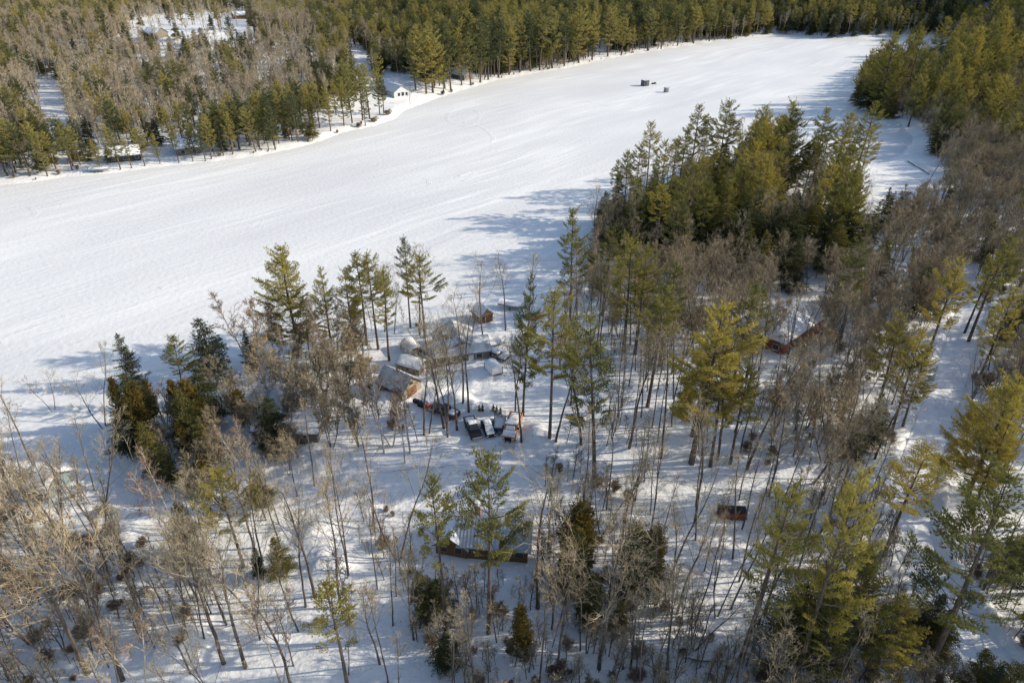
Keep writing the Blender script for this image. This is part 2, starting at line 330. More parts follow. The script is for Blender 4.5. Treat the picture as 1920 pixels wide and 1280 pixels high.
# ------------------------------------------------------------------ ground, lake, road
def grid_object(name, X, Y, Z, m):
    ny, nx = X.shape
    me = bpy.data.meshes.new(name); n = nx * ny
    me.vertices.add(n); me.vertices.foreach_set('co', np.stack([X, Y, Z], -1).reshape(-1).astype(np.float32))
    i = (np.arange(ny - 1)[:, None] * nx + np.arange(nx - 1)[None, :]).reshape(-1)
    q = np.stack([i, i + 1, i + nx + 1, i + nx], -1)
    me.loops.add(q.size); me.loops.foreach_set('vertex_index', q.reshape(-1).astype(np.int32))
    me.polygons.add(len(q)); me.polygons.foreach_set('loop_start', (np.arange(len(q)) * 4).astype(np.int32)); me.polygons.foreach_set('loop_total', np.full(len(q), 4, np.int32))
    me.polygons.foreach_set('use_smooth', np.ones(len(q), bool)); me.update(); me.validate(); me.materials.append(m)
    o = bpy.data.objects.new(name, me); C.objects.link(o); tag(o, kind='structure'); return o
grid_object('ground', XX, YY, HH, M['snow'])
mb = MB(); mb.add([(-1100, 60, 0), (900, 60, 0), (900, 1000, 0), (-1100, 1000, 0)], [(0, 1, 2, 3)])
tag(mb.build('frozen_lake', M['lake']), kind='structure')
def resample(pts, step):
    out = [Vector((*pts[0], 0))]; P = [Vector((*p, 0)) for p in pts]
    # catmull-rom
    Q = [P[0] * 2 - P[1]] + P + [P[-1] * 2 - P[-2]]
    for i in range(1, len(Q) - 2):
        L = (Q[i + 1] - Q[i]).length; n = max(2, int(L / step))
        for k in range(1, n + 1):
            t = k / n; a, b, c, d = Q[i - 1], Q[i], Q[i + 1], Q[i + 2]
            out.append(.5 * ((2 * b) + (c - a) * t + (2 * a - 5 * b + 4 * c - d) * t * t + (3 * b - a - 3 * c + d) * t ** 3))
    return out
def ribbon(name, pts, prof, m, zfun, step=1.0):
    P = resample(pts, step); mb = MB(); n = len(prof)
    for i, p in enumerate(P):
        d = (P[min(i + 1, len(P) - 1)] - P[max(i - 1, 0)]).normalized(); s = Vector((-d.y, d.x, 0))
        for off, dz in prof:
            q = p + s * off; mb.v.append((q.x, q.y, zfun(q.x, q.y) + dz))
    for i in range(len(P) - 1):
        for j in range(n - 1):
            mb.f.append((i * n + j, i * n + j + 1, (i + 1) * n + j + 1, (i + 1) * n + j)); mb.m.append(0)
    return tag(mb.build(name, m, smooth=True), kind='structure')
PR = [(-2.5, .01), (-2.0, .05), (-1.35, .05), (-1.1, -.005), (-.8, -.005), (-.55, .06), (.55, .06), (.8, -.005), (1.1, -.005), (1.35, .05), (2.0, .05), (2.5, .01)]
ribbon('road', ROAD, [(a, b + .05) for a, b in PR], M['packed'], gh, .9)
ribbon('driveway', DRIVE, [(a * .95, b + .05) for a, b in PR], M['packed'], gh, .9)
TP = [(-1.2, .004), (-.8, .12), (-.5, .03), (-.15, .10), (.15, .10), (.5, .03), (.8, .12), (1.2, .004)]
TRACKS = [[(505, 541), (520, 542), (533, 548), (535, 556), (525, 566), (500, 582), (440, 602), (380, 620), (240, 655)],
    [(838, 213), (860, 205), (892, 208), (898, 222), (880, 236), (850, 232), (838, 222), (845, 212)], [(870, 230), (905, 240), (925, 258), (920, 268)],
    [(0, 388), (30, 384), (55, 388), (66, 398), (58, 408), (20, 418), (0, 422)], [(300, 540), (350, 520), (420, 508)],
    [(1520, 115), (1535, 125), (1550, 128), (1580, 122), (1600, 110)], [(1425, 128), (1435, 118), (1450, 116)], [(1475, 132), (1490, 138), (1510, 137)], [(1560, 100), (1572, 106), (1600, 108)],
    [(860, 330), (885, 322), (882, 333), (868, 340)], [(795, 335), (802, 330), (805, 345)], [(1170, 178), (1190, 182), (1230, 172), (1262, 166)],
    [(1655, 250), (1675, 258), (1698, 270), (1690, 277), (1655, 282)], [(1660, 238), (1690, 256), (1716, 272)], [(0, 640), (300, 560), (640, 455), (900, 385), (1150, 318)], [(0, 378), (200, 350), (400, 322), (640, 290), (860, 240)], [(1100, 190), (1150, 200), (1190, 195), (1215, 178)]]
for tr in TRACKS:
    wp = [unproj(*p) for p in tr]; sc_ = .75 if len(tr) != 5 and len(tr) != 6 else .9
    ribbon('snowmobile_track', wp, [(a * sc_, .004 + (b - .004) * (.55 if abs(tr[0][0] - tr[-1][0]) > 300 else .6)) for a, b in TP], M['lake'], lambda x, y: 0.0, 1.5)

# ------------------------------------------------------------------ buildings
def win(root, face, u, z, wd, ht, L, W, frame, door=False):
    """window or door on a wall: face -y +y -x +x in the building's own axes"""
    name = 'door' if door else 'window'
    a = MB(); b = MB(); t = .06
    if door: a.box(-wd / 2, wd / 2, -.05, .0, 0, ht); b.box(wd * .28, wd * .36, -.09, -.05, ht * .45, ht * .52)
    else:
        a.box(-wd / 2, wd / 2, -.05, 0, 0, ht); b.box(-wd / 2 + t, wd / 2 - t, -.058, -.05, t, ht - t)
    o = a.build(name, frame, root); c = b.build('handle' if door else 'pane', M['chrome'] if door else M['glass'], o)
    loc, rz = {'-y': ((u, -W / 2 - .002, z), 0), '+y': ((u, W / 2 + .002, z), math.pi), '-x': ((-L / 2 - .002, u, z), -math.pi / 2), '+x': ((L / 2 + .002, u, z), math.pi / 2)}[face]
    o.location = loc; o.rotation_euler = (0, 0, rz)
def snow_slab(mb, pts, th):
    """thick rounded slab on a sloping quad"""
    P = [Vector(p) for p in pts]; c = sum(P, Vector()) / 4; n = (P[1] - P[0]).cross(P[3] - P[0]).normalized()
    if n.z < 0: n = -n
    N = 9
    def at(i, j):
        a, b = i / N, j / N
        q = (P[0] * (1 - a) + P[1] * a) * (1 - b) + (P[3] * (1 - a) + P[2] * a) * b
        e = min(min(a, 1 - a) * (P[1] - P[0]).length, min(b, 1 - b) * (P[3] - P[0]).length)
        k = math.sqrt(max(0, 1 - (1 - min(e / .55, 1)) ** 2)); return q + n * (.03 + (th - .03) * k * (1 + random.uniform(-.05, .05)))
    vs = [at(i, j) for j in range(N + 1) for i in range(N + 1)]
    mb.add(vs, [(j * (N + 1) + i, j * (N + 1) + i + 1, (j + 1) * (N + 1) + i + 1, (j + 1) * (N + 1) + i) for j in range(N) for i in range(N)])
def gable(name, label, cat, A, B, zr, W, hw, wall, roof, snow=.3, over=.45, wins=(), chimney=None, frame=None, group=None, ribs=False, walls=True, extra=0, snowm=None, trim=None):
    """gable-roofed building from the two ridge ends seen in the photo (zr above the ground)"""
    a = ground_at(*A, up=zr); b = ground_at(*B, up=zr)
    cx, cy = (a[0] + b[0]) / 2, (a[1] + b[1]) / 2; g = min(gh(cx, cy), a[2], b[2])
    L = math.hypot(b[0] - a[0], b[1] - a[1]) - 2 * over + extra; rz = math.atan2(b[1] - a[1], b[0] - a[0])
    if rz > math.pi / 2: rz -= math.pi
    if rz < -math.pi / 2: rz += math.pi
    r = thing(name, label, cat, (cx, cy, g), rz, group)
    mb = MB(); prof = [(-W / 2, -.6), (W / 2, -.6), (W / 2, hw), (0, zr - .14), (-W / 2, hw)]
    n = 5; mb.add([(-L / 2, y, z) for y, z in prof] + [(L / 2, y, z) for y, z in prof], [tuple(range(n))[::-1], tuple(range(n, 2 * n))] + [(i, (i + 1) % n, (i + 1) % n + n, i + n) for i in range(n)])
    mb.build('wall', wall, r)
    sl = (zr - hw) / (W / 2); ey = W / 2 + over; ez = zr - sl * ey; L2 = L / 2 + over
    rb = MB(); th = .16
    rb.add([(-L2, -ey, ez), (-L2, 0, zr), (-L2, ey, ez), (-L2, ey, ez - th), (-L2, 0, zr - th), (-L2, -ey, ez - th), (L2, -ey, ez), (L2, 0, zr), (L2, ey, ez), (L2, ey, ez - th), (L2, 0, zr - th), (L2, -ey, ez - th)],
           [(0, 6, 7, 1), (1, 7, 8, 2), (2, 8, 9, 3), (3, 9, 10, 4), (4, 10, 11, 5), (5, 11, 6, 0), (0, 1, 4, 5), (1, 2, 3, 4), (7, 6, 11, 10), (8, 7, 10, 9)])
    if ribs:
        k = int(2 * L2 / .45)
        for i in range(k + 1):
            x = -L2 + .03 + i * (2 * L2 - .06) / k
            for s in (-1, 1):
                rb.add([(x - .035, s * ey, ez + .005), (x + .035, s * ey, ez + .005), (x + .035, 0, zr + .005), (x - .035, 0, zr + .005), (x - .035, s * ey, ez + .07), (x + .035, s * ey, ez + .07), (x + .035, 0, zr + .07), (x - .035, 0, zr + .07)],
                       [(4, 5, 6, 7), (0, 1, 5, 4), (1, 2, 6, 5), (3, 0, 4, 7)])
    ro = rb.build('roof', roof, r)
    if snow:
        sm = MB(); i = .06
        f0, f1 = (0.0, 1.0)
        snow_slab(sm, [(-L2 + i, -ey + i, ez + sl * i), (L2 - i, -ey + i, ez + sl * i), (L2 - i, -.001, zr), (-L2 + i, -.001, zr)], snow)
        snow_slab(sm, [(-L2 + i, ey - i, ez + sl * i), (L2 - i, ey - i, ez + sl * i), (L2 - i, .001, zr), (-L2 + i, .001, zr)], snow)
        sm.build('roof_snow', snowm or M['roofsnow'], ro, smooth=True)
    for wdef in wins: win(r, *wdef[:5], L, W, frame or M['white'], door=len(wdef) > 5)
    if chimney:
        cm = MB(); x, y = chimney; cm.box(x - .35, x + .35, y - .35, y + .35, zr - 1.2, zr + .9); co = cm.build('chimney', M['brick'], ro)
        cc = MB(); cc.box(x - .42, x + .42, y - .42, y + .42, zr + .9, zr + 1.12); cc.build('chimney_cap', M['roofsnow'], co)
    return r
gable('house', 'long grey house wing whose shaded snowy roof slopes down towards the parked cars', 'house', (806, 641), (915, 621), 4.3, 5.4, 2.6, M['wood_grey'], M['shingle'], .12, .4, snowm=M['thin_snow_shade'],
      wins=[('-y', -3, .9, 1.3, 1.1), ('-y', 0, .9, 1.3, 1.1), ('-y', 3.2, .9, 1.3, 1.1), ('-y', 1.6, .05, .95, 2.05, 1), ('+x', 0, 1.0, 1.2, 1.1), ('-x', 0, 1, 1.2, 1.1)], chimney=(-2.6, .8))
gable('house', 'tall cross gable house behind the long grey wing, its sunny roof half deep in snow', 'house', (845, 598), (866, 634), 4.6, 7.6, 2.4, M['wood_grey'], M['shingle'], .14, .4, snowm=M['thin_snow_shade'],
      wins=[('+x', -2, 1.0, 1.3, 1.2), ('+x', 2, 1.0, 1.3, 1.2), ('-x', -2, 1, 1.2, 1.2), ('+y', 0, 1, 1.2, 1.2)])
gable('garage', 'garage with broad grey shaded roof and beige gable end beside the red snowmobile', 'garage', (721, 683), (773, 704), 4.2, 4.8, 2.2, M['beige'], M['shingle'], .08, .4, snowm=M['thin_snow_shade'],
      wins=[('+x', 0, .05, 2.2, 1.9, 1), ('+x', 0, 2.5, .7, .6), ('-y', -1, 1, 1.1, 1.0)], frame=M['wood_brown'])
gable('shed', 'small shed with snowy roof between the garage and the rounded tarp shelter', 'shed', (750, 664), (796, 672), 2.8, 3.4, 1.9, M['wood_grey'], M['shingle'], .18, .3,
      wins=[('+x', 0, .05, 1.0, 1.8, 1), ('-y', 0, .9, .9, .8)])
gable('pavilion', 'little warm wood pavilion with thick snowy roof standing alone by the lake', 'pavilion', (897, 567), (911, 576), 3.5, 3.0, 2.1, M['wood_warm'], M['shingle'], .35, .3, extra=1.2,
      wins=[('+x', -.8, .4, .7, 1.4), ('+x', .25, .05, .85, 1.9, 1), ('+x', 1.0, .4, .5, 1.3), ('-y', 0, .5, 1.6, 1.1)], frame=M['wood_brown'])
gable('cabin', 'brown cabin with ribbed metal roof among bare trees near the bottom edge', 'cabin', (862, 966), (1000, 974), 4.7, 5.8, 2.9, M['wood_brown'], M['roofmetal'], 0, .5, ribs=True,
      wins=[('-y', -3.5, 1.1, 1.2, 1.0), ('-y', 0, 1.1, 1.2, 1.0), ('-y', 3.2, 1.1, 1.2, 1.0), ('-y', 1.6, .05, .95, 2.0, 1), ('+x', 0, 1, 1.2, 1.1)], chimney=(-2.6, 1.2), frame=M['wood_warm'])
gable('cabin', 'front gable of the brown cabin, a wing with deep snow on its roof', 'cabin', (842, 1008), (862, 966), 3.6, 4.2, 2.1, M['wood_brown'], M['shingle'], .25, .4,
      wins=[('-x', -1.0, .8, 1.0, 1.1), ('-x', 1.0, .8, 1.0, 1.1), ('-y', 0, .9, 1, 1)], frame=M['wood_warm'])
gable('cottage', 'snow roofed cottage half hidden by brown brush on the small left point', 'cottage', (486, 716), (545, 744), 4.4, 6, 2.5, M['wood_grey'], M['shingle'], .12, snowm=M['thin_snow_shade'],
      wins=[('-y', 0, .9, 1.2, 1.0), ('+x', 0, 1, 1.2, 1), ('-y', 2.2, .9, 1.1, 1)])
gable('cottage', 'low dark cottage under grey snow below the cottage on the left point', 'cottage', (478, 768), (606, 772), 3.8, 6, 2.2, M['wood_grey'], M['shingle'], .2,
      wins=[('-y', -3, .9, 1.2, 1.0), ('-y', 0, .9, 1.2, 1.0), ('-y', 3, .9, 1.1, 1), ('+x', 0, 1, 1.2, 1)])
gable('cottage', 'blue grey cottage behind the thick bare trees at the left edge', 'cottage', (50, 878), (106, 886), 3.4, 4.6, 2.0, mat('blue_grey_siding', (.16, .22, .25), .8, (.2, .27, .3), 2), M['shingle'], .3,
      wins=[('-y', -2, .9, 1.2, 1.0), ('-y', 1, .9, 1.2, 1.0), ('+x', 0, 1, 1.2, 1)])
gable('house', 'white cottage on the far shore lawn, snowy roof, gable towards the lake', 'house', (722, 143), (754, 160), 6.2, 9.5, 3.2, M['white'], M['shingle'], .3,
      wins=[('+x', -2, .9, 1.3, 1.6), ('+x', .2, .9, 1.5, 1.8), ('+x', 2.4, .9, 1.3, 1.6), ('-y', 0, 1, 1.3, 1.2), ('-y', -3, 1, 1.3, 1.2)], frame=M['wood_grey'])
gable('house', 'snow roofed house behind tall pines just right of the white cottage', 'house', (853, 124), (880, 130), 6.0, 9, 3.2, M['wood_grey'], M['shingle'], .35,
      wins=[('-y', 0, 1, 1.3, 1.2), ('-y', 2.5, 1, 1.3, 1.2), ('+x', 0, 1, 1.3, 1.2)])
gable('house', 'dark walled house with snowy roof between shore pines on the left', 'house', (200, 276), (262, 270), 5.0, 9, 2.6, M['wood_dark'], M['shingle'], .35,
      wins=[('-y', -4, .9, 1.4, 1.3), ('-y', 0, .9, 1.4, 1.3), ('-y', 4, .9, 1.4, 1.3), ('+x', 0, 1, 1.3, 1.2)])
gable('house', 'grey house under snow in the yard right of the dark walled house', 'house', (322, 262), (372, 257), 5.4, 9, 3.0, M['wood_grey'], M['shingle'], .35,
      wins=[('-y', -2, .9, 1.4, 1.3), ('-y', 2, .9, 1.4, 1.3), ('+x', 0, 1, 1.3, 1.2)])
gable('house', 'snowy roofed house high in the clearing of the far left woods', 'house', (276, 50), (302, 52), 6.0, 9, 3.2, M['wood_grey'], M['shingle'], .4,
      wins=[('-y', -2, .9, 1.4, 1.3), ('-y', 2, .9, 1.4, 1.3)])
gable('house', 'distant dark house at the right end of the far hill clearing', 'house', (434, 22), (458, 21), 6.0, 9, 3.2, M['wood_brown'], M['shingle'], .4,
      wins=[('-y', -2, .9, 1.4, 1.3), ('-y', 2, .9, 1.4, 1.3)])
def hip_house():
    n = ground_at(1466, 666); rr = ground_at(1542, 618); l = ground_at(1404, 628)
    n, rr, l = Vector(n[:2]), Vector(rr[:2]), Vector(l[:2])
    ax = (rr - n); rz = math.atan2(ax.y, ax.x); L = ax.length; W = (l - n).length
    ay = Vector((-math.sin(rz), math.cos(rz))); c = n + ax / 2 + ay * W / 2
    g = gh(c.x, c.y); r = thing('house', 'red walled house with broad white hipped roof among bare trees', 'house', (c.x, c.y, g), rz)
    hw, zr, ov = 3.2, 6.2, .5; mb = MB(); mb.box(-L / 2, L / 2, -W / 2, W / 2, -.6, hw); mb.build('wall', M['redbrown'], r)
    a, b = L / 2 + ov, W / 2 + ov; q = max(0.5, a - b) if a > b else .5; k = MB()
    rx, ry = (a - b, 0) if a > b else (0, b - a)
    rx += .4; E = [(-a, -b, hw), (a, -b, hw), (a, b, hw), (-a, b, hw)]
    T = [(-rx, -ry, zr), (rx, -ry, zr), (rx, ry + .02, zr), (-rx, ry + .02, zr)]
    k.add([(x, y, z - .18) for x, y, z in E] + E + T, [(0, 3, 2, 1), (0, 1, 5, 4), (1, 2, 6, 5), (2, 3, 7, 6), (3, 0, 4, 7), (4, 5, 9, 8), (5, 6, 10, 9), (6, 7, 11, 10), (7, 4, 8, 11), (8, 9, 10, 11)])
    ro = k.build('roof', M['shingle'], r); s = MB()
    for i in range(4):
        j = (i + 1) % 4; snow_slab(s, [E[i], E[j], T[j], T[i]], .22)
    s.build('roof_snow', M['roofsnow'], ro, smooth=True)
    c = MB(); c.box(1.2, 1.9, .3, 1.0, zr - 1, zr + .9); c.build('chimney', M['brick'], ro)
    for u in (-3.5, -1, 2, 4.2): win(r, '-y', u, 1.0, 1.3, 1.2, L, W, M['white'])
    for u in (-3, 0, 3): win(r, '-x', u, 1.0, 1.3, 1.2, L, W, M['white'])
    win(r, '-x', 1.5, .05, 1, 2.05, L, W, M['white'], True)
hip_house()

# ------------------------------------------------------------------ shelters, boats, shacks and yard things
def arch_shelter(name, label, A, B, rad, ht, m, open_front=True):
    a = ground_at(*A, up=ht); b = ground_at(*B, up=ht); cx, cy = (a[0] + b[0]) / 2, (a[1] + b[1]) / 2
    L = math.hypot(b[0] - a[0], b[1] - a[1]); rz = math.atan2(b[1] - a[1], b[0] - a[0]); r = thing(name, label, 'shelter', (cx, cy, gh(cx, cy)), rz)
    N = 12; mb = MB(); ring = [(rad * math.cos(math.pi * i / N), ht * math.sin(math.pi * i / N) ** .8) for i in range(N + 1)]
    K = 6; vs = []
    for k in range(K + 1):
        x = -L / 2 + L * k / K; sag = 1 - .05 * math.sin(math.pi * ((k * 2) % 2) / 2)
        vs += [(x, y * sag, z * sag - (.3 if z < .01 else 0)) for y, z in ring]
    mb.add(vs, [(k * (N + 1) + i, k * (N + 1) + i + 1, (k + 1) * (N + 1) + i + 1, (k + 1) * (N + 1) + i) for k in range(K) for i in range(N)] + [tuple(range(N + 1))])
    mb.build('cover', m, r, smooth=False)
    fb = MB(); P = [Vector((L / 2, y, z)) for y, z in ring]; fb.tube(P, [.07] * len(P), 5); P = [Vector((-L / 2, y, z)) for y, z in ring]; fb.tube(P, [.07] * len(P), 5); fb.build('frame', M['metal_grey'], r)
    s = MB(); rg = [(y * 1.02, z * 1.02 + .10 * math.sin(math.pi * i / N)) for i, (y, z) in enumerate(ring)][2:-2]; n = len(rg)
    s.add([(-L / 2 + .1, y, z) for y, z in rg] + [(L / 2 - .1, y, z) for y, z in rg], [(i, i + 1, i + 1 + n, i + n) for i in range(n - 1)]); s.build('snow_cover', M['roofsnow'], r, smooth=True)
    if open_front:
        d = MB(); d.add([(L / 2 - .25, y * .93, z * .93) for y, z in ring], [tuple(range(N + 1))]); d.build('mouth_shade', M['black'], r)  # black sheet across the open mouth stands in for the shade inside
        q = MB(); q.box(L / 2 - .22, L / 2 - .1, -.8, .1, .0, ht * .6); q.box(L / 2 - .22, L / 2 - .1, .35, .9, .0, ht * .5); q.build('front_flap', M['grey_panel'], r)
arch_shelter('tarp_shelter', 'rounded grey tarp shelter with dark open mouth left of the grey house', (763, 632), (782, 652), 1.55, 2.1, M['tarp_grey'])
def tent_shelter():
    x, y, g = ground_at(925, 701); r = thing('carport', 'small white canvas carport with gently peaked top in front of the grey house', 'carport', (x, y + 1.0, g), R(-62))
    L, W, h, p = 2.9, 2.2, 1.5, 2.0; mb = MB(); prof = [(-W / 2, 0), (W / 2, 0), (W / 2, h), (0, p), (-W / 2, h)]
    mb.add([(-L / 2, a, b) for a, b in prof] + [(L / 2, a, b) for a, b in prof], [(4, 3, 2, 1, 0), (5, 6, 7, 8, 9)] + [(i, (i + 1) % 5, (i + 1) % 5 + 5, i + 5) for i in range(5)]); mb.build('canvas', M['tarp_white'], r)
    f = MB()
    for sx in (-1, 1):
        for sy in (-1, 1): f.box(sx * (L / 2 + .04) - .04, sx * (L / 2 + .04) + .04, sy * (W / 2 + .04) - .04, sy * (W / 2 + .04) + .04, -.1, h)
    f.build('frame', M['metal_grey'], r); b = MB(); b.box(-L / 2 - .03, L / 2 + .03, -W / 2 - .03, W / 2 + .03, -.1, .18); b.build('skirt', M['dark_panel'], r)
    s = MB(); snow_slab(s, [(-L / 2, -W / 2, h), (L / 2, -W / 2, h), (L / 2, 0, p), (-L / 2, 0, p)], .15); snow_slab(s, [(-L / 2, W / 2, h), (L / 2, W / 2, h), (L / 2, 0, p), (-L / 2, 0, p)], .15); s.build('snow_cover', M['roofsnow'], r, smooth=True)
tent_shelter()
def ice_shack(px, py, s, hgt, rz, m1, m2, label):
    x, y, g = ground_at(px, py); r = thing('ice_shack', label, 'ice shack', (x, y, 0), rz); a = s / 2
    mb = MB(); mb.box(-a, a, -a, a, .15, hgt); mb.build('wall', [m1], r)
    t = MB(); t.frust((-a - .15, a + .15, -a - .15, a + .15), (-a - .1, a + .1, -a - .1, a + .1), hgt, hgt + .12); ro = t.build('roof', m2, r)
    n = MB(); snow_slab(n, [(-a + .1, -a + .1, hgt + .12), (a - .3, -a + .1, hgt + .12), (a - .3, a - .2, hgt + .12), (-a + .1, a - .2, hgt + .12)], .12); n.build('roof_snow', M['roofsnow'], ro, smooth=True)
    k = MB()
    for q in (-1, 1): k.box(-a - .3, a + .3, q * a * .7 - .08, q * a * .7 + .08, 0, .15)
    k.build('runner', M['wood_brown'], r)
    win(r, '-y', -a * .4, .3, .75, hgt - .7, s, s, m2, True); win(r, '-y', a * .45, hgt * .5, .5, .4, s, s, M['white']); win(r, '+x', 0, hgt * .5, .6, .5, s, s, M['white'])
    c = MB(); c.tube([Vector((a * .5, a * .4, hgt)), Vector((a * .5, a * .4, hgt + .7))], [.07, .07], 8); c.build('stovepipe', M['metal_grey'], ro)
ice_shack(1209, 161, 3.4, 3.0, R(28), M['dark_panel'], M['black'], 'larger dark ice fishing shack out on the frozen lake')
ice_shack(1249, 173, 2.0, 2.3, R(30), M['grey_panel'], M['dark_panel'], 'smaller pale grey ice fishing shack out on the lake')
def snowmobile(px, py, rz, body, label, group=None):
    x, y, g = ground_at(px, py); r = thing('snowmobile', label, 'snowmobile', (x, y, g), rz, group)
    b = MB(); b.prism([(-.3, .35), (1.25, .3), (1.5, .45), (1.1, .85), (.5, 1.0), (.2, .75), (-.3, .7)], -.42, .42); b.build('hood', body, r, bevel=.06)
    s = MB(); s.prism([(-1.5, .45), (-.3, .45), (-.3, .75), (-1.3, .8), (-1.5, .7)], -.24, .24); s.build('seat', M['black'], r, bevel=.04)
    t = MB(); t.prism([(-1.6, .12), (-1.3, .0), (.3, .0), (.5, .3), (-1.5, .42)], -.22, .22); t.build('track', M['rubber'], r)
    w_ = MB(); w_.prism([(.62, .95), (.68, .95), (.35, 1.35), (.29, 1.35)], -.3, .3); w_.build('windscreen', M['glass'], r)
    for q in (-1, 1):
        k = MB(); k.prism([(.5, .0), (1.5, .0), (1.75, .2), (1.68, .22), (1.45, .06), (.5, .06)], q * .5 - .08, q * .5 + .08); k.box(.9, 1.0, q * .42 - .04, q * .42 + .04, .06, .4); k.build('ski', M['black'], r)
    h = MB(); h.tube([Vector((.15, -.42, 1.05)), Vector((.25, -.2, 1.0)), Vector((.25, .2, 1.0)), Vector((.15, .42, 1.05))], [.03] * 4, 5); h.build('handlebar', M['black'], r)
snowmobile(798, 765, R(-28), M['red'], 'red snowmobile parked beside the garage')
snowmobile(789, 758, R(-28), M['blue'], 'dark blue snowmobile standing behind the red one')
snowmobile(1226, 158, R(15), M['black'], 'black snowmobile parked on the ice between the two fishing shacks')

def wheels(r, xs, yw, rad, wd=.24):
    for x in xs:
        for s in (-1, 1):
            w1 = MB(); n = 16; y0, y1 = (s * yw - wd / 2, s * yw + wd / 2)
            w1.add([(x + rad * math.cos(6.2832 * i / n), y0, rad + rad * math.sin(6.2832 * i / n)) for i in range(n)] + [(x + rad * math.cos(6.2832 * i / n), y1, rad + rad * math.sin(6.2832 * i / n)) for i in range(n)],
                   [tuple(range(n)), tuple(range(2 * n - 1, n - 1, -1))] + [(i, i + n, (i + 1) % n + n, (i + 1) % n) for i in range(n)])
            o = w1.build('wheel', M['rubber'], r)
            w2 = MB(); q = rad * .58; yy = s * (yw + wd / 2 + .012)
            w2.add([(x + q * math.cos(6.2832 * i / n), yy, rad + q * math.sin(6.2832 * i / n)) for i in range(n)], [tuple(range(n)) if s < 0 else tuple(range(n - 1, -1, -1))]); w2.build('rim', M['chrome'], o)
def snow_pad(r, x0, x1, y0, y1, z, th=.14, name='snow_cover', rise=0.0):
    s = MB(); snow_slab(s, [(x0, y0, z), (x1, y0, z + rise), (x1, y1, z + rise), (x0, y1, z)], th); s.build(name, M['roofsnow'], r, smooth=True)
def pickup(px, py, rz, paint, label, snow=('bed', 'roof'), L=5.4, W=1.84, cap=False):
    x, y, g = ground_at(px, py); r = thing('pickup_truck', label, 'pickup truck', (x, y, g), rz)
    h = W / 2; f = L / 2   # front is +x
    b = MB(); b.prism([(-f, .5), (f - .05, .48), (f, .7), (f, 1.02), (f - .1, 1.08), (.75, 1.16), (.75, 1.16), (-f, 1.14)], -h, h); b.build('body', paint, r, bevel=.05)
    bi = MB(); bi.box(-f + .1, -.95, -h + .1, h - .1, 1.12, 1.15); bi.build('bed_floor', M['rubber'], r)
    rl = MB()
    for s in (-1, 1): rl.box(-f, -.9, s * (h - .05) - .05, s * (h - .05) + .05, 1.13, 1.36)
    rl.box(-f, -f + .09, -h + .1, h - .1, 1.13, 1.36); rl.build('bed_rail', paint, r)
    c = MB(); c.frust((-.9, 1.05, -h + .04, h - .04), (-.75, .35, -h + .2, h - .2), 1.15, 1.86); c.build('cab', paint, r, bevel=.06)
    ws = MB(); ws.add([(1.05 - .02 + .012, -h + .14, 1.2), (1.05 - .02 + .012, h - .14, 1.2), (.42, h - .26, 1.79), (.42, -h + .26, 1.79)], [(0, 1, 2, 3)]); ws.v = [(a + .02, b_, c_ + .01) for a, b_, c_ in ws.v]; ws.build('windscreen', M['glass'], r)
    for s in (-1, 1):
        sw = MB(); e = s * .012; sw.add([(-.75, s * (h - .055) + e, 1.22), (.85, s * (h - .055) + e, 1.22), (.36, s * (h - .185) + e, 1.78), (-.66, s * (h - .185) + e, 1.78)], [(0, 1, 2, 3) if s < 0 else (3, 2, 1, 0)]); sw.build('side_window', M['glass'], r)
        hl = MB(); hl.box(f - .02, f + .03, s * (h - .28) - .16, s * (h - .28) + .16, .78, .96); hl.build('headlight', M['lamp'], r)
        tl = MB(); tl.box(-f - .02, -f + .02, s * (h - .12) - .08, s * (h - .12) + .08, .7, 1.05); tl.build('tail_light', M['red'], r)
        mi = MB(); mi.box(.75, .92, s * (h + .12) - .1, s * (h + .12) + .1, 1.2, 1.38); mi.build('mirror', M['black'], r)
    gr = MB(); gr.box(f + .0, f + .035, -h + .45, h - .45, .72, .98); gr.build('radiator_grille', M['chrome'], r)
    bu = MB(); bu.box(f - .05, f + .14, -h + .03, h - .03, .42, .62); bu.build('bumper', M['chrome'], r, bevel=.03)
    wheels(r, (-f + 1.15, f - 1.0), h - .12, .38, .26)
    if cap:
        k = MB(); k.frust((-f + .02, -.92, -h + .02, h - .02), (-f + .12, -.95, -h + .16, h - .16), 1.36, 1.84); k.build('bed_cap', paint, r, bevel=.05); snow_pad(r, -f + .15, -.98, -h + .2, h - .2, 1.85, .16)
    elif 'bed' in snow: snow_pad(r, -f + .12, -.95, -h + .12, h - .12, 1.2, .25)
    if 'roof' in snow: snow_pad(r, -.72, .33, -h + .22, h - .22, 1.87, .14)
    if 'hood' in snow: snow_pad(r, 1.15, f - .2, -h + .15, h - .15, 1.13, .12, rise=-.03)
    return r
def yaw_px(a, b):
    """heading of a car whose tail is at photo point a and whose nose is at b"""
    p, q = ground_at(*a), ground_at(*b); return math.atan2(q[1] - p[1], q[0] - p[0])
pickup(887, 810, yaw_px((884, 793), (899, 828)), M['black'], 'black pickup truck with snowy bed, leftmost vehicle in the cleared lot')
pickup(834, 777, yaw_px((846, 781), (822, 771)), M['burgundy'], 'dark maroon pickup truck with snow filled bed near the snowmobiles', snow=('bed',))
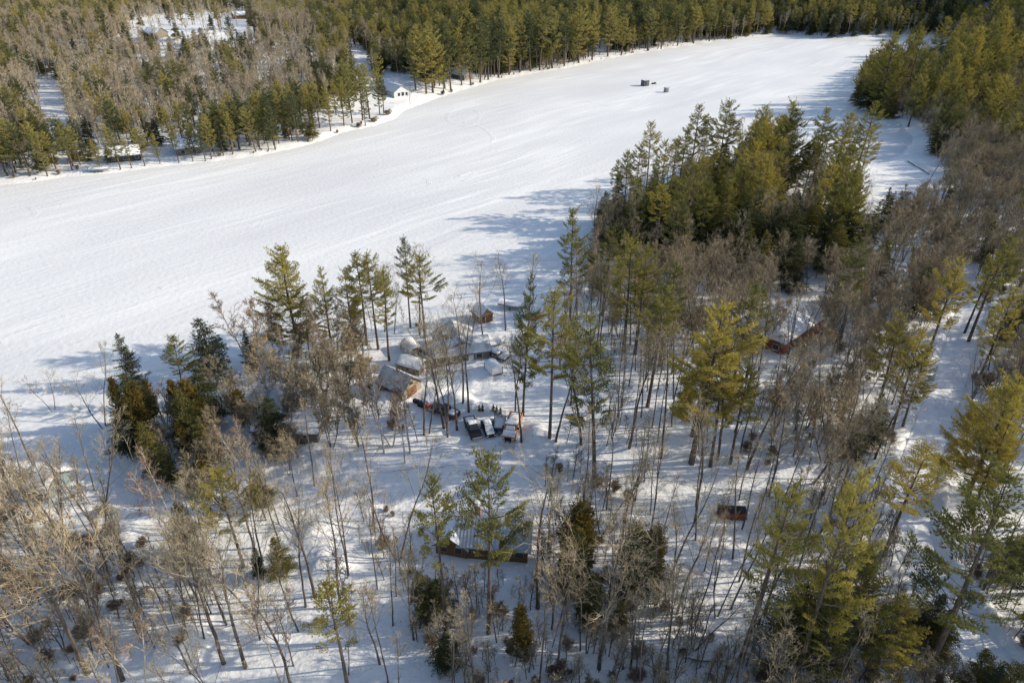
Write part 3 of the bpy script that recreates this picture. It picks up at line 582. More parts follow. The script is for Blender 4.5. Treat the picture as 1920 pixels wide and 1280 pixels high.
def sedan():
    x, y, g = ground_at(915.5, 809); r = thing('parked_car', 'small black car under snow between the black pickup and the trailer', 'car', (x, y, g), yaw_px((907, 797), (918, 822)))
    L, h = 4.2, .82; f = L / 2
    b = MB(); b.prism([(-f, .42), (f - .08, .38), (f, .6), (f - .05, .78), (.95, .95), (-1.7, 1.0), (-f, .9)], -h, h); b.build('body', M['black'], r, bevel=.08)
    c = MB(); c.frust((-1.95, 1.0, -h + .06, h - .06), (-1.35, .1, -h + .24, h - .24), .96, 1.46); c.build('cabin', M['glass'], r, bevel=.06)
    t = MB(); t.box(-1.33, .08, -h + .23, h - .23, 1.465, 1.49); t.build('car_roof', M['black'], r)
    for s in (-1, 1):
        hl = MB(); hl.box(f - .1, f - .01, s * .62 - .18, s * .62 + .18, .62, .74); hl.build('headlight', M['lamp'], r)
        mi = MB(); mi.box(.72, .86, s * (h + .08) - .08, s * (h + .08) + .08, .98, 1.1); mi.build('mirror', M['black'], r)
    wheels(r, (-1.3, 1.32), h - .1, .32, .22); snow_pad(r, -1.4, .3, -h + .2, h - .2, 1.48, .16); snow_pad(r, 1.02, f - .25, -h + .16, h - .16, .95, .14, rise=-.1)
    s = MB(); snow_slab(s, [(.28, -h + .22, 1.38), (1.0, -h + .14, .98), (1.0, h - .14, .98), (.28, h - .22, 1.38)], .07); s.build('windscreen_snow', M['roofsnow'], r, smooth=True)
sedan()
def trailer():
    x, y, g = ground_at(937, 799); r = thing('utility_trailer', 'utility trailer with mesh ramp up between the small car and the orange truck', 'trailer', (x, y, g), yaw_px((937, 787), (936, 806)))
    f, h = 1.7, .95; b = MB(); b.box(-f, f, -h, h, .5, .6); b.build('deck', M['dark_panel'], r); rl = MB()
    for s in (-1, 1):
        rl.box(-f, f, s * h - .04, s * h + .04, .6, .66); rl.box(-f, f, s * h - .03, s * h + .03, .9, .97)
        for k in range(5): rl.box(-f + k * f / 2 - .03 + (.03 if k == 0 else -.03 if k == 4 else 0), -f + k * f / 2 + .03 + (.03 if k == 0 else -.03 if k == 4 else 0), s * h - .025, s * h + .025, .66, .9)
    rl.box(f - .03, f + .04, -h, h, .6, .97); rl.build('side_rail', M['dark_panel'], r)
    rp = MB()
    for i in range(9): rp.box(-f - .06, -f - .02, -h + .02 + i * (2 * h - .08) / 8, -h + .06 + i * (2 * h - .08) / 8, .6, 2.0)
    for k in range(8): rp.box(-f - .019, -f + .01, -h, h, .62 + k * .19, .66 + k * .19)
    rp.build('ramp_gate', M['dark_panel'], r)
    tg = MB(); tg.tube([Vector((f, -.6, .55)), Vector((f + 1.3, 0, .5))], [.05, .05], 6); tg.tube([Vector((f, .6, .55)), Vector((f + 1.3, 0, .5))], [.05, .05], 6); tg.tube([Vector((f + 1.3, 0, .52)), Vector((f + 1.3, 0, -.02))], [.05, .05], 6); tg.build('tow_tongue', M['black'], r)
    wheels(r, (-.1,), h + .18, .33, .2); snow_pad(r, -f + .05, f - .05, -h + .06, h - .06, .61, .22)
    for s in (-1, 1):
        q = MB(); q.prism([(-.6, .55), (-.5, .72), (.3, .72), (.4, .55)], s * (h + .18) - .14, s * (h + .18) + .14); q.build('mudguard', M['black'], r)
trailer()
def plough_truck():
    x, y, g = ground_at(960, 810); r = thing('plough_truck', 'orange and white plough truck at the right end of the parked row', 'truck', (x, y, g), yaw_px((968, 786), (953, 826)))
    f, h = 3.3, 1.1
    ch = MB(); ch.box(-f, f - .3, -.5, .5, .45, .75); ch.build('chassis', M['black'], r)
    bd = MB(); bd.box(-f, -f + 2.6, -h, h, .8, 1.0); bd.box(-f, -f + 2.6, -h, -h + .08, 1.0, 1.75); bd.box(-f, -f + 2.6, h - .08, h, 1.0, 1.75); bd.box(-f, -f + .08, -h + .08, h - .08, 1.0, 1.75); bd.box(-f + 2.52, -f + 2.6, -h + .08, h - .08, 1.0, 1.95); bd.build('cargo_bed', M['orange'], r)
    cb = MB(); cb.prism([(-.6, .7), (2.9, .65), (3.0, 1.1), (2.85, 1.3), (1.35, 1.42), (.75, 2.1), (-.55, 2.12), (-.6, 1.6)], -h + .05, h - .05); cb.build('cab', M['orange'], r, bevel=.06)
    ws = MB(); ws.add([(1.33, -h + .2, 1.48), (1.33, h - .2, 1.48), (.82, h - .26, 2.05), (.82, -h + .26, 2.05)], [(0, 1, 2, 3)]); ws.v = [(a + .03, b, c + .02) for a, b, c in ws.v]; ws.build('windscreen', M['glass'], r)
    for s in (-1, 1):
        sw = MB(); yy = s * (h - .035); sw.add([(-.3, yy, 1.48), (1.05, yy, 1.48), (.7, yy, 2.0), (-.3, yy, 2.0)], [(0, 1, 2, 3) if s < 0 else (3, 2, 1, 0)]); sw.build('side_window', M['glass'], r)
        hl = MB(); hl.box(2.9, 3.02, s * .75 - .16, s * .75 + .16, .85, 1.03); hl.build('headlight', M['lamp'], r)
        mi = MB(); mi.box(.9, 1.1, s * (h + .12) - .12, s * (h + .12) + .12, 1.5, 1.85); mi.build('mirror', M['black'], r)
    gr = MB(); gr.box(2.97, 3.03, -.55, .55, .8, 1.2); gr.build('radiator_grille', M['black'], r)
    wheels(r, (-1.9, 2.0), h - .18, .45, .3)
    pl = MB(); n = 8
    vs = []
    for k in (-1, 1):
        for i in range(n + 1):
            a = R(-55 + 110 * i / n); vs.append((f + .75 - .45 * math.cos(a) + .25 + k * .12, k * 1.35, .5 + .48 * math.sin(a)))
    m = n + 1; pl.add(vs + [(a - .06, b, c) for a, b, c in vs], [(i, i + 1, i + 1 + m, i + m) for i in range(n)] + [(i + 2 * m, i + 3 * m, i + 1 + 3 * m, i + 1 + 2 * m) for i in range(n)] + [(n, n + 2 * m, n + 3 * m, n + m)])
    p = pl.build('plough_blade', M['tarp_grey'], r)
    ar = MB()
    for s in (-1, 1): ar.box(f - .4, f + .5, s * .4 - .06, s * .4 + .06, .42, .56)
    ar.build('push_arm', M['black'], p)
    be = MB(); be.box(.0, .3, -.5, .5, 2.12, 2.26); be.build('roof_beacon', M['orange'], r)
    snow_pad(r, -f + .1, -f + 2.5, -h + .1, h - .1, 1.3, .55); snow_pad(r, -.55, .74, -h + .07, h - .07, 2.1, .2); snow_pad(r, 1.4, 2.85, -h + .07, h - .07, 1.4, .2, rise=-.1)
    s = MB(); snow_slab(s, [(.85, -h + .3, 2.0), (1.33, -h + .3, 1.5), (1.33, h - .3, 1.5), (.85, h - .3, 2.0)], .08); s.build('windscreen_snow', M['roofsnow'], r, smooth=True)
plough_truck()
def snowed_car(px, py, rz, label):
    x, y, g = ground_at(px, py); r = thing('parked_car', label, 'car', (x, y, g), rz)
    b = MB(); b.prism([(-2.2, .4), (2.1, .4), (2.2, .7), (2.1, .85), (.9, 1.0), (-1.8, 1.05), (-2.2, .95)], -.88, .88); b.build('body', M['navy'], r, bevel=.08)
    c = MB(); c.frust((-2.0, .95, -.82, .82), (-1.5, .1, -.66, .66), 1.0, 1.5); c.build('cabin', M['glass'], r, bevel=.05)
    wheels(r, (-1.35, 1.35), .78, .32, .22); snow_pad(r, -2.0, .5, -.8, .8, 1.5, .4); snow_pad(r, .5, 2.1, -.85, .85, .95, .35, rise=-.05)
snowed_car(934, 672, R(-35), 'dark car deep in snow beside the white canvas carport')
def snowed_boat(px, py, rz, hull, label, L=5.6, W=2.1, cover=True):
    x, y, g = ground_at(px, py); r = thing('boat', label, 'boat', (x, y, g), rz)
    N = 9; H = MB(); vs = []
    for i in range(N):
        t = i / (N - 1); xx = -L / 2 + L * t; hw = W / 2 * (1 - max(0, (t - .45) / .55) ** 2.2) + .02
        vs += [(xx, -hw, 1.1 + .15 * t), (xx, -hw * .75, .55), (xx, 0, .4 + .35 * max(0, t - .7)), (xx, hw * .75, .55), (xx, hw, 1.1 + .15 * t)]
    H.add(vs, [(i * 5 + j, (i + 1) * 5 + j, (i + 1) * 5 + j + 1, i * 5 + j + 1) for i in range(N - 1) for j in range(4)] + [(0, 1, 2, 3, 4)]); H.build('hull', hull, r)
    cv = MB(); vs = []
    for i in range(N):
        t = i / (N - 1); xx = -L / 2 + L * t; hw = W / 2 * (1 - max(0, (t - .45) / .55) ** 2.2) + .04
        vs += [(xx, -hw, 1.12 + .15 * t), (xx, -hw * .5, 1.5 + .1 * t), (xx, 0, 1.65 + .05 * t), (xx, hw * .5, 1.5 + .1 * t), (xx, hw, 1.12 + .15 * t)]
    cv.add(vs, [(i * 5 + j, i * 5 + j + 1, (i + 1) * 5 + j + 1, (i + 1) * 5 + j) for i in range(N - 1) for j in range(4)]); cv.build('snow_cover', M['roofsnow'], r, smooth=True)
    f = MB(); f.box(-L / 2 + .2, L / 2 + .6, -.06, .06, .28, .42); f.box(-.5, -.35, -W / 2, W / 2, .25, .38); f.build('trailer_frame', M['metal_grey'], r); wheels(r, (-.42,), W / 2 + .05, .3, .2)
    return r
snowed_boat(922, 652, R(25), M['grey_panel'], 'boat on its trailer under snow behind the white canvas carport')
snowed_boat(962, 578, R(-25), M['grey_panel'], 'grey hulled boat under snow on the shore right of the wood pavilion', 6.5, 2.4)
snowed_boat(187, 322, R(5), M['grey_panel'], 'grey covered boat on the far left shore by the ice', 6.2, 2.3)
snowed_boat(993, 592, R(15), M['teal'], 'teal hulled boat lying under snow beside the red canoe', 4.6, 1.9)
def canoe(px, py, rz, m, label):
    x, y, g = ground_at(px, py); r = thing('canoe', label, 'canoe', (x, y, g), rz); N = 11; mb = MB(); vs = []
    for i in range(N):
        t = i / (N - 1); xx = -2.3 + 4.6 * t; k = math.sin(math.pi * t) ** .6 + .02
        vs += [(xx, -.45 * k, .05 + .15 * (1 - k)), (xx, -.36 * k, .32), (xx, 0, .45), (xx, .36 * k, .32), (xx, .45 * k, .05 + .15 * (1 - k))]
    mb.add(vs, [(i * 5 + j, i * 5 + j + 1, (i + 1) * 5 + j + 1, (i + 1) * 5 + j) for i in range(N - 1) for j in range(4)]); mb.build('hull', m, r, smooth=True)
    gw = MB()
    for s in (-1, 1): gw.tube([Vector((-2.3 + 4.6 * i / 10, s * .46 * (math.sin(math.pi * i / 10) ** .6 + .02), .06 + .15 * (1 - math.sin(math.pi * i / 10) ** .6))) for i in range(11)], [.03] * 11, 5)
    gw.build('gunwale', M['wood_warm'], r)
canoe(1009, 596, R(40), M['red'], 'red canoe turned over on the snow near the pines by the shore')
def sawhorse():
    x, y, g = ground_at(802, 697); r = thing('sawhorse', 'low red sawhorse in the snow between the shed and the garage', 'sawhorse', (x, y, g), R(20))
    b = MB(); b.box(-1.0, 1.0, -.07, .07, .75, .9); b.build('beam', M['red'], r)
    for sx in (-1, 1):
        for sy in (-1, 1): l = MB(); l.tube([Vector((sx * .8, sy * .05, .78)), Vector((sx * .95, sy * .4, -.05))], [.06, .06], 4); l.build('leg', M['red'], r)
sawhorse()
def bench():
    x, y, g = ground_at(839, 697); r = thing('picnic_table', 'dark picnic table capped with snow in front of the long grey wing', 'table', (x, y, g), R(8)); b = MB(); b.box(-1.1, 1.1, -.4, .4, .72, .8); t = b.build('table_top', M['wood_grey'], r)
    for s in (-1, 1):
        k = MB(); k.box(-1.1, 1.1, s * .75 - .14, s * .75 + .14, .42, .48); k.build('seat', M['wood_grey'], r)
        l = MB(); l.box(s * .8 - .05, s * .8 + .05, -.85, .85, .34, .42); l.tube([Vector((s * .8, -.3, .72)), Vector((s * .8, -.7, -.1))], [.06, .06], 4); l.tube([Vector((s * .8, .3, .72)), Vector((s * .8, .7, -.1))], [.06, .06], 4); l.build('leg', M['wood_grey'], r)
    snow_pad(r, -1.08, 1.08, -.38, .38, .8, .25)
bench()
def woodpile():
    x, y, g = ground_at(1371, 968); r = thing('woodpile', 'long stack of red brown boards under bare trees right of the clearing', 'woodpile', (x, y, g), R(-4))
    b = MB(); rr = random.Random(4)
    for i in range(7):
        for j in range(3): b.box(-1.9 + rr.uniform(-.15, .15), 1.9 + rr.uniform(-.15, .15), -.7 + j * .48, -.7 + j * .48 + .42, .1 + i * .17, .1 + i * .17 + .14)
    b.build('board', M['boards'], r); p = MB()
    for xx in (-1.6, 0, 1.6): p.box(xx - .08, xx + .08, -.8, .8, -.1, .095)
    p.build('bearer', M['wood_grey'], r); q = MB(); q.box(-2.0, 1.9, -.78, .78, 1.3, 1.36); q.build('tarp', M['black'], r)
woodpile()
def boulder(px, py, s, label, grp):
    x, y, g = ground_at(px, py); r = thing('boulder', label, 'boulder', (x, y, max(g, 0)), random.random() * 6, grp); rr = random.Random(px); mb = MB(); N, K = 12, 7; vs = []
    for k in range(K):
        a = math.pi / 2 * k / (K - 1); 
        for i in range(N): q = s * (1 + .25 * math.sin(i * 2.1 + px) + rr.uniform(-.08, .08)); vs.append((q * math.cos(a) * math.cos(6.2832 * i / N), .8 * q * math.cos(a) * math.sin(6.2832 * i / N), s * .8 * math.sin(a) - .3))
    fs = [(k * N + i, k * N + (i + 1) % N, (k + 1) * N + (i + 1) % N, (k + 1) * N + i) for k in range(K - 1) for i in range(N)]; mb.add(vs, fs); mb.build('rock_body', M['stone'], r)
    t = MB(); t.add([(a * 1.03, b * 1.03, c * 1.03 + .12) for a, b, c in vs[3 * N:]], [(k * N + i, k * N + (i + 1) % N, (k + 1) * N + (i + 1) % N, (k + 1) * N + i) for k in range(K - 4) for i in range(N)]); t.build('snow_cover', M['roofsnow'], r, smooth=True)
boulder(1668, 214, 3.2, 'largest snow capped boulder at the mouth of the inlet', 'boulders by the inlet'); boulder(1680, 221, 2.2, 'lowest snow capped boulder of the three at the inlet', 'boulders by the inlet'); boulder(1684, 207, 2.4, 'snow capped boulder furthest up the inlet bank', 'boulders by the inlet')

def fallen_log(A, B, r, label):
    a = ground_at(*A); b = ground_at(*B); d = Vector((b[0] - a[0], b[1] - a[1], b[2] - a[2])); L = d.length; o = thing('fallen_log', label, 'log', (a[0], a[1], a[2]), math.atan2(d.y, d.x)); rr = random.Random(int(A[0])); s = d.z / L
    P = [Vector((L * i / 8, rr.uniform(-.12, .12), r * .8 + s * L * i / 8)) for i in range(9)]; t = MB(); t.tube(P, [r * (1 - .6 * i / 8) for i in range(9)], 8); t.build('trunk', M['bark_bare'], o)
    for i in (3, 5, 6, 7):
        k = MB(); q = Vector((rr.uniform(.3, 1), rr.choice((-1, 1)) * rr.uniform(.4, 1), rr.uniform(.2, .8))).normalized(); k.tube([P[i], P[i] + q * .9, P[i] + q * 1.6], [.06, .04, .02], 4); k.build('branch', M['bark_bare'], o)
    w_ = MB(); w_.tube([p + Vector((0, 0, r * .5)) for p in P], [r * .98 * (1 - .6 * i / 8) for i in range(9)], 7); w_.build('snow_cover', M['roofsnow'], o, smooth=True)
fallen_log((1703, 303), (1743, 328), .34, 'snow covered fallen trunk lying across the snow below the inlet')
fallen_log((1358, 1240), (1282, 1234), .22, 'dark fallen trunk on the snow near the bottom edge')
# ------------------------------------------------------------------ tree shapes (each kind built a few times, then copied)
UP = Vector((0, 0, 1))
def rv(a=1.0): return Vector((random.uniform(-a, a), random.uniform(-a, a), random.uniform(-a, a)))
def tuft(mb, p, d, L, wd, n):
    for _ in range(n):
        dd = (d * 1.0 + rv(.85) + UP * .12).normalized(); mb.spike(p + rv(.10), dd, L * random.uniform(.7, 1.25), wd)
def conifer(seed, h, c0, rmax, kind, nl_=.46, nw=.056, nn=7, gapk=1.5, pw=.62):
    """returns (wood, needles); kind: pine, hemlock, spruce, cedar"""
    random.seed(seed); W = MB(); N = MB()
    n = 12; bx, by = random.uniform(-.35, .35), random.uniform(-.35, .35); ph = random.uniform(0, 6)
    def axis_at(z):
        t = z / h; return Vector((bx * t + .12 * math.sin(ph + 5 * t), by * t + .12 * math.cos(ph + 4 * t), z))
    r0 = h * .0142 if kind == 'pine' else h * .010
    W.tube([axis_at(h * i / n - (.4 if i == 0 else 0)) for i in range(n + 1)], [r0 * (1.18 if i == 0 else 1) * (1 - i / n) ** .85 + .025 for i in range(n + 1)], 7)
    # dead stubs on the bare stem
    if kind == 'pine':
        for _ in range(int(10 * c0)):
            z = random.uniform(.2, c0) * h; a = random.uniform(0, 6.28); d = Vector((math.cos(a), math.sin(a), random.uniform(-.1, .3))).normalized(); p = axis_at(z); L = random.uniform(.6, 2.2)
            W.tube([p, p + d * L * .6, p + d * L + rv(.15)], [.05, .035, .015], 3)
    z = c0 * h; az = random.uniform(0, 6.28); gap = {'pine': .72 * gapk, 'hemlock': .56, 'spruce': .60, 'cedar': .36}[kind] * h / 25 * (1.0 if kind == 'pine' else 1.25)
    sector = [random.uniform(.66, 1.3) for _ in range(5)]
    while z < h * .985:
        t = (z - c0 * h) / (h - c0 * h)
        if kind == 'pine': prof = (min(1, .55 + t * 2.6)) * (1 - t) ** pw + .07
        elif kind == 'cedar': prof = min(1, .7 + t * 1.5) * (1 - t) ** .55 + .03
        else: prof = min(1, .75 + t * 2) * (1 - t) ** .72 + .05
        k = random.choice((4, 4, 5, 5)) if kind == 'pine' else random.choice((4, 5, 6))
        zz_scale = random.choice((.75, 1, 1, 1.15)) if kind == 'pine' else 1
        for q in range(k):
            if random.random() < (.13 if kind == 'pine' else .20): continue
            a = az + 6.283 * q / k + random.uniform(-.35, .35); L = rmax * prof * zz_scale * sector[int(a / 6.283 * 5) % 5] * (random.uniform(.65, 1.12) if kind == 'pine' else random.choice((.5, .75, .9, 1, 1.1, 1.3)))
            if kind == 'pine': up0, curve = (-.12 + .75 * t + random.uniform(-.15, .2)), .35
            elif kind == 'hemlock': up0, curve = (.15 + .5 * t + random.uniform(-.15, .15)), -.35
            elif kind == 'spruce': up0, curve = (-.05 + .5 * t + random.uniform(-.15, .15)), .10
            else: up0, curve = .9, .4
            hd = Vector((math.cos(a), math.sin(a), 0)); p0 = axis_at(min(h * .99, z + random.uniform(-.5, .5) * gap)); m = 5
            pts = [p0 + hd * (L * i / m) + UP * (L * (up0 * i / m + curve * (i / m) ** 2)) for i in range(m + 1)]
            W.tube(pts, [max(.012, (.012 * L + .02) * (1 - i / (m + 1))) for i in range(m + 1)], 3, cap=False)
            side = Vector((-hd.y, hd.x, 0))
            if kind == 'pine':
                s0 = random.uniform(.42, .60) if L > 2.2 else .12; s = s0
                while s <= 1.02:
                    i = min(int(s * m), m - 1); f = s * m - i; p = pts[i].lerp(pts[i + 1], f); fan = .46 * L * (1.10 - s) ** .6 * random.uniform(.6, 1.2)
                    tuft(N, p + UP * .08, (hd * .5 + UP * .6), nl_, nw, nn)
                    for sg in (-1, 1):
                        if random.random() < .10: continue
                        e = fan; u = .35
                        while u < e:
                            pp = p + side * sg * u + hd * (u * .55) + UP * (.06 * u + random.uniform(-.05, .08)); tuft(N, pp, (side * sg * .55 + hd * .55 + UP * .65), nl_, nw, nn); u += .33
                        if e > .7: W.spike(p, (side * sg + hd * .55 + UP * .1).normalized(), e, .025)
                    s += .33 / max(L, .6)
            else:
                dens = {'hemlock': .34, 'spruce': .33, 'cedar': .26}[kind]; s = .22 if kind != 'cedar' else .35
                while s <= 1.03:
                    i = min(int(s * m), m - 1); p = pts[i].lerp(pts[i + 1], s * m - i); fan = .36 * L * (1.05 - s) ** .7 + .1
                    tuft(N, p, hd, .36, .075, 3)
                    for sg in (-1, 1):
                        u = .22
                        while u < fan:
                            pp = p + side * sg * u + hd * u * .5 + UP * (-.12 * u if kind != 'cedar' else .3 * u) + rv(.07)
                            tuft(N, pp, side * sg * .5 + hd * .6 + UP * (-.15 if kind != 'cedar' else .9), .36, .075, 3); u += .32
                    s += dens / max(L, .5)
        z += gap * random.uniform(.75, 1.3); az += 1.1
    tp = axis_at(h)
    for _ in range(5): tuft(N, tp - UP * random.uniform(0, .8), UP, .5, .09, 4)
    return W, N
def bare(seed, h, fork=.42, spread=.30, nl=12, stems=1, fine=4, wob=.16, tw=1.0, tr=1.0):
    random.seed(seed); T = MB(); B = MB()
    def limb(mb, p, d, L, r0, r1, seg, sides, wb, up):
        pts = [p]
        for i in range(seg):
            d = (d + rv(wb) + UP * up).normalized(); pts.append(pts[-1] + d * (L / seg))
        mb.tube(pts, [r0 + (r1 - r0) * i / seg for i in range(seg + 1)], sides, cap=False); return pts, d
    def along(pts, t):
        x = t * (len(pts) - 1); i = min(int(x), len(pts) - 2); return pts[i].lerp(pts[i + 1], x - i), (pts[i + 1] - pts[i]).normalized()
    def side_dir(d, ang, a):
        o = d.orthogonal().normalized(); o = o * math.cos(a) + d.cross(o) * math.sin(a); return (d * math.cos(ang) + o * math.sin(ang)).normalized()
    for s in range(stems):
        a = random.uniform(0, 6.28); out = 0 if stems == 1 else random.uniform(.15, .38)
        d0 = Vector((math.cos(a) * out, math.sin(a) * out, 1)).normalized(); hh = h * (1 if s == 0 else random.uniform(.75, 1)); r0 = h * .0095 * tr * (1 if stems == 1 else .7)
        seg = 9; pts = [Vector((math.cos(a) * .15 * (stems > 1), math.sin(a) * .15 * (stems > 1), -.4))]; d = d0
        for i in range(seg): d = (d + rv(wob * .5) + UP * .10).normalized(); pts.append(pts[-1] + d * hh / seg)
        T.tube(pts, [r0 * (1.25 if i == 0 else 1) * (1 - i / seg) ** .75 + .02 for i in range(seg + 1)], 6)
        ga = random.uniform(0, 6.28)
        for k in range(nl):
            t = fork + (1 - fork) * (k + random.random() * .8) / nl; t = min(t, .985); p, dd = along(pts, t); ga += 2.4 + random.uniform(-.5, .5)
            L = h * spread * (1.15 - .85 * (t - fork) / (1 - fork)) * random.uniform(.6, 1.25); ang = random.uniform(.55, .95) * (1 - .35 * t)
            lp, ld = limb(T, p, side_dir(dd, ang, ga), L, max(.03, r0 * .5 * (1 - t) + .025) * min(1, tw), .018, 4, 4, wob, .14)
            for j in range(6):
                q, qd = along(lp, random.uniform(.25, 1)); sp, sd2 = limb(B, q, side_dir(qd, random.uniform(.4, .9), random.uniform(0, 6.28)), L * random.uniform(.3, .55), .028 * tw, .014 * tw, 3, 3, wob * 1.3, .12)
                for i in range(fine):
                    u, ud = along(sp, random.uniform(.2, 1)); e = side_dir(ud, random.uniform(.3, .9), random.uniform(0, 6.28)); ll = max(.5, L * random.uniform(.15, .32))
                    B.spike(u, (e + UP * .2).normalized(), ll, .027 * tw)
                    for _ in range(4): B.spike(u + e * ll * random.uniform(.2, .8), (side_dir(e, random.uniform(.3, .9), random.uniform(0, 6.28)) + UP * .15).normalized(), ll * random.uniform(.4, .7), .022 * tw)
        if fork > .3:
            for _ in range(3):
                p, dd = along(pts, random.uniform(.2, fork)); L = random.uniform(.8, 2.2); limb(T, p, side_dir(dd, 1.1, random.uniform(0, 6.28)), L, .035, .012, 3, 3, wob, .05)
    return T, B
# kind -> list of (nominal height, trunk mesh, crown mesh, joined mesh)
KINDS = {}
def add_kind(kind, h, TB, mt, mc):
    T, B = TB; J = MB(); J.add(T.v, T.f, 0); J.add(B.v, B.f, 1)
    KINDS.setdefault(kind, []).append((h, T.mesh(kind + '_trunk', mt), B.mesh(kind + '_crown', mc), J.mesh(kind, [mt, mc])))
for s, (h, c0, r) in enumerate([(25, .10, 6.0), (25, .28, 5.4), (25, .36, 5.6), (25, .42, 5.0), (25, .48, 5.2), (25, .56, 4.6), (25, .22, 4.8)]):
    add_kind('pine_tree', h, conifer(100 + s, h, c0, r, 'pine', gapk=1.05 if s == 0 else 1.5), M['bark_pine'], M['pine'])
for s, (h, c0, r) in enumerate([(25, .10, 6.0), (25, .36, 5.6), (25, .48, 5.2), (25, .56, 4.6)]):
    add_kind('yellow_pine', h, conifer((100, 102, 104, 105)[s], h, c0, r, 'pine', gapk=1.05 if s == 0 else 1.5), M['bark_pine'], M['pine_yellow'])
for s in range(5):
    add_kind('shore_pine', 22, conifer(150 + s, 22, (.18, .28, .36, .22, .42)[s], (4.5, 4.0, 4.4, 3.7, 4.1)[s], 'pine', .52, .10, 4, 1.5, .52), M['bark_pine'], M['pine_far'])
for s in range(4): add_kind('hemlock_tree', 13, conifer(200 + s, 13, (.06, .1, .05, .14)[s], (3.7, 3.5, 3.1, 3.9)[s], 'hemlock'), M['bark_pine'], M['hemlock'])
for s in range(3): add_kind('spruce_tree', 13, conifer(230 + s, 13, (.16, .12, .2)[s], (3.0, 2.4, 2.2)[s], 'spruce'), M['bark_pine'], M['spruce'])
for s in range(3): add_kind('cedar_tree', 11, conifer(250 + s, 11, .05, (1.9, 2.3, 1.6)[s], 'cedar'), M['bark_pine'], M['cedar'])
for s, (f, sp, nl, fi, st) in enumerate([(.42, .31, 13, 5, 1), (.50, .28, 12, 5, 1), (.36, .33, 13, 5, 1), (.56, .26, 12, 5, 1), (.46, .28, 11, 5, 1), (.38, .35, 9, 5, 2), (.33, .33, 9, 5, 2)]):
    add_kind('bare_tree', 18, bare(300 + s, 18, f, sp, nl, st, fi - 1, .16, .55, .8), M['bark_bare'], M['twig_grey'] if s % 2 else M['twig'])
for s in range(5): add_kind('pole_tree', 17, bare(320 + s, 17, (.55, .62, .5, .66, .58)[s], (.18, .16, .20, .15, .22)[s], 9, 1, 3, .13, .55, .64), M['bark_bare'], M['twig_grey'] if s % 2 else M['twig'])
for s in range(4): add_kind('bushy_bare_tree', 11, bare(340 + s, 11, .28, .34, 10, 3, 6, .2, 1.1), M['bark_bush'], M['twig'] if s % 2 else M['twig_grey'])
for s in range(4): add_kind('far_bare', 15, bare(420 + s, 15, .46, .24, 11, 1, 4, .13, 1.7, 1.25), M['bark_pale'] if s != 1 else M['bark_bare'], M['twig_far'])
for s in range(4): add_kind('birch_tree', 15, bare(360 + s, 15, .42, .20, 12, 1 + (s > 1), 4, .13), M['bark_birch'], M['twig_birch'])
for s in range(3): add_kind('shrub', 3, bare(380 + s, 3.0, .12, .42, 6, 5, 3, .22), M['brush'], M['brush'])
for s in range(3): add_kind('sapling', 6, bare(390 + s, 6, .25, .20, 7, 1, 2, .15, .6, .7), M['bark_bare'], M['twig_grey'])

# ------------------------------------------------------------------ where the trees stand
TREES = []       # dict(kind, var, x, y, h, rz, label)
random.seed(11)
def put(kind, x, y, h, var=None, label=None, wide=1.0, hero=False):
    TREES.append(dict(kind=kind, var=random.randrange(len(KINDS[kind])) if var is None else var, x=x, y=y, z=gh(x, y), h=h, rz=random.uniform(0, 6.28), tilt=(random.gauss(0, .022 if hero else .035), random.gauss(0, .022 if hero else .035)), label=label, wide=wide * random.uniform(.92, 1.1), hero=hero))
def bt(kind, bx, by, ty, var=None, label=None, wide=1.0, tx=None):
    """tree whose foot is at photo point (bx, by) and whose tip is at height row ty"""
    x, y, g = ground_at(bx, by); put(kind, x, y, max(2, top_z(y, ty) - g), var, label, wide, True)
def tp(kind, px, py, h, var=None, label=None, wide=.9):
    """tree of height h whose tip is seen at photo point (px, py)"""
    x, y, g = ground_at(px, py, h); put(kind, x, y, h, var, label, wide, True)
# single trees that stand out
bt('pine_tree', 560, 655, 452, 0, 'big dense pine rising tallest on the shore left of the grey house', 1.05)
tp('pine_tree', 600, 500, 19, 6); tp('pine_tree', 645, 505, 18, 1); tp('pine_tree', 690, 478, 20, 4); tp('pine_tree', 668, 472, 20, 5); tp('pine_tree', 712, 505, 19, 3)
bt('pine_tree', 770, 613, 447, 5, 'slender pine with a long bare stem at the ice edge behind the grey house', .7)
bt('bare_tree', 787, 628, 468, 2, 'broad bare tree just right of the slender pine at the ice edge', 1.2); bt('pine_tree', 796, 633, 478, 4)
bt('spruce_tree', 405, 712, 583, 0, 'dark lone spruce on the white shore at the left, leaning stem showing', 1.15)
bt('spruce_tree', 475, 690, 612, 1, 'small dark spruce beside a clump of birches on the ice edge', 1.0)
bt('birch_tree', 478, 692, 528, 2, 'pale birch clump on the ice edge left of the big dense pine', 1.2); bt('birch_tree', 510, 690, 545, 3)
tp('yellow_pine', 312, 634, 13, 2, 'yellow green pine top between the lone spruce and the brown cedars'); tp('spruce_tree', 218, 620, 12, 1); tp('hemlock_tree', 228, 700, 12, 1); tp('cedar_tree', 240, 720, 12, 1); tp('cedar_tree', 205, 705, 10, 0); tp('hemlock_tree', 262, 790, 10, 0); tp('hemlock_tree', 215, 770, 9, 3)
tp('cedar_tree', 345, 712, 11, 1, 'yellow brown cedar below the yellow green pine on the left point'); tp('hemlock_tree', 372, 785, 9, 2); tp('cedar_tree', 330, 790, 7, 0); tp('hemlock_tree', 300, 830, 8, 1); tp('hemlock_tree', 345, 850, 7, 0); tp('hemlock_tree', 480, 880, 7, 3)
bt('yellow_pine', 456, 1063, 880, 2, 'yellow pine with flat crown and bare stem above the left bare woods', .95)
bt('yellow_pine', 655, 1300, 1090, 3, 'yellow pine with two drooping lower boughs at the bottom edge', .95)
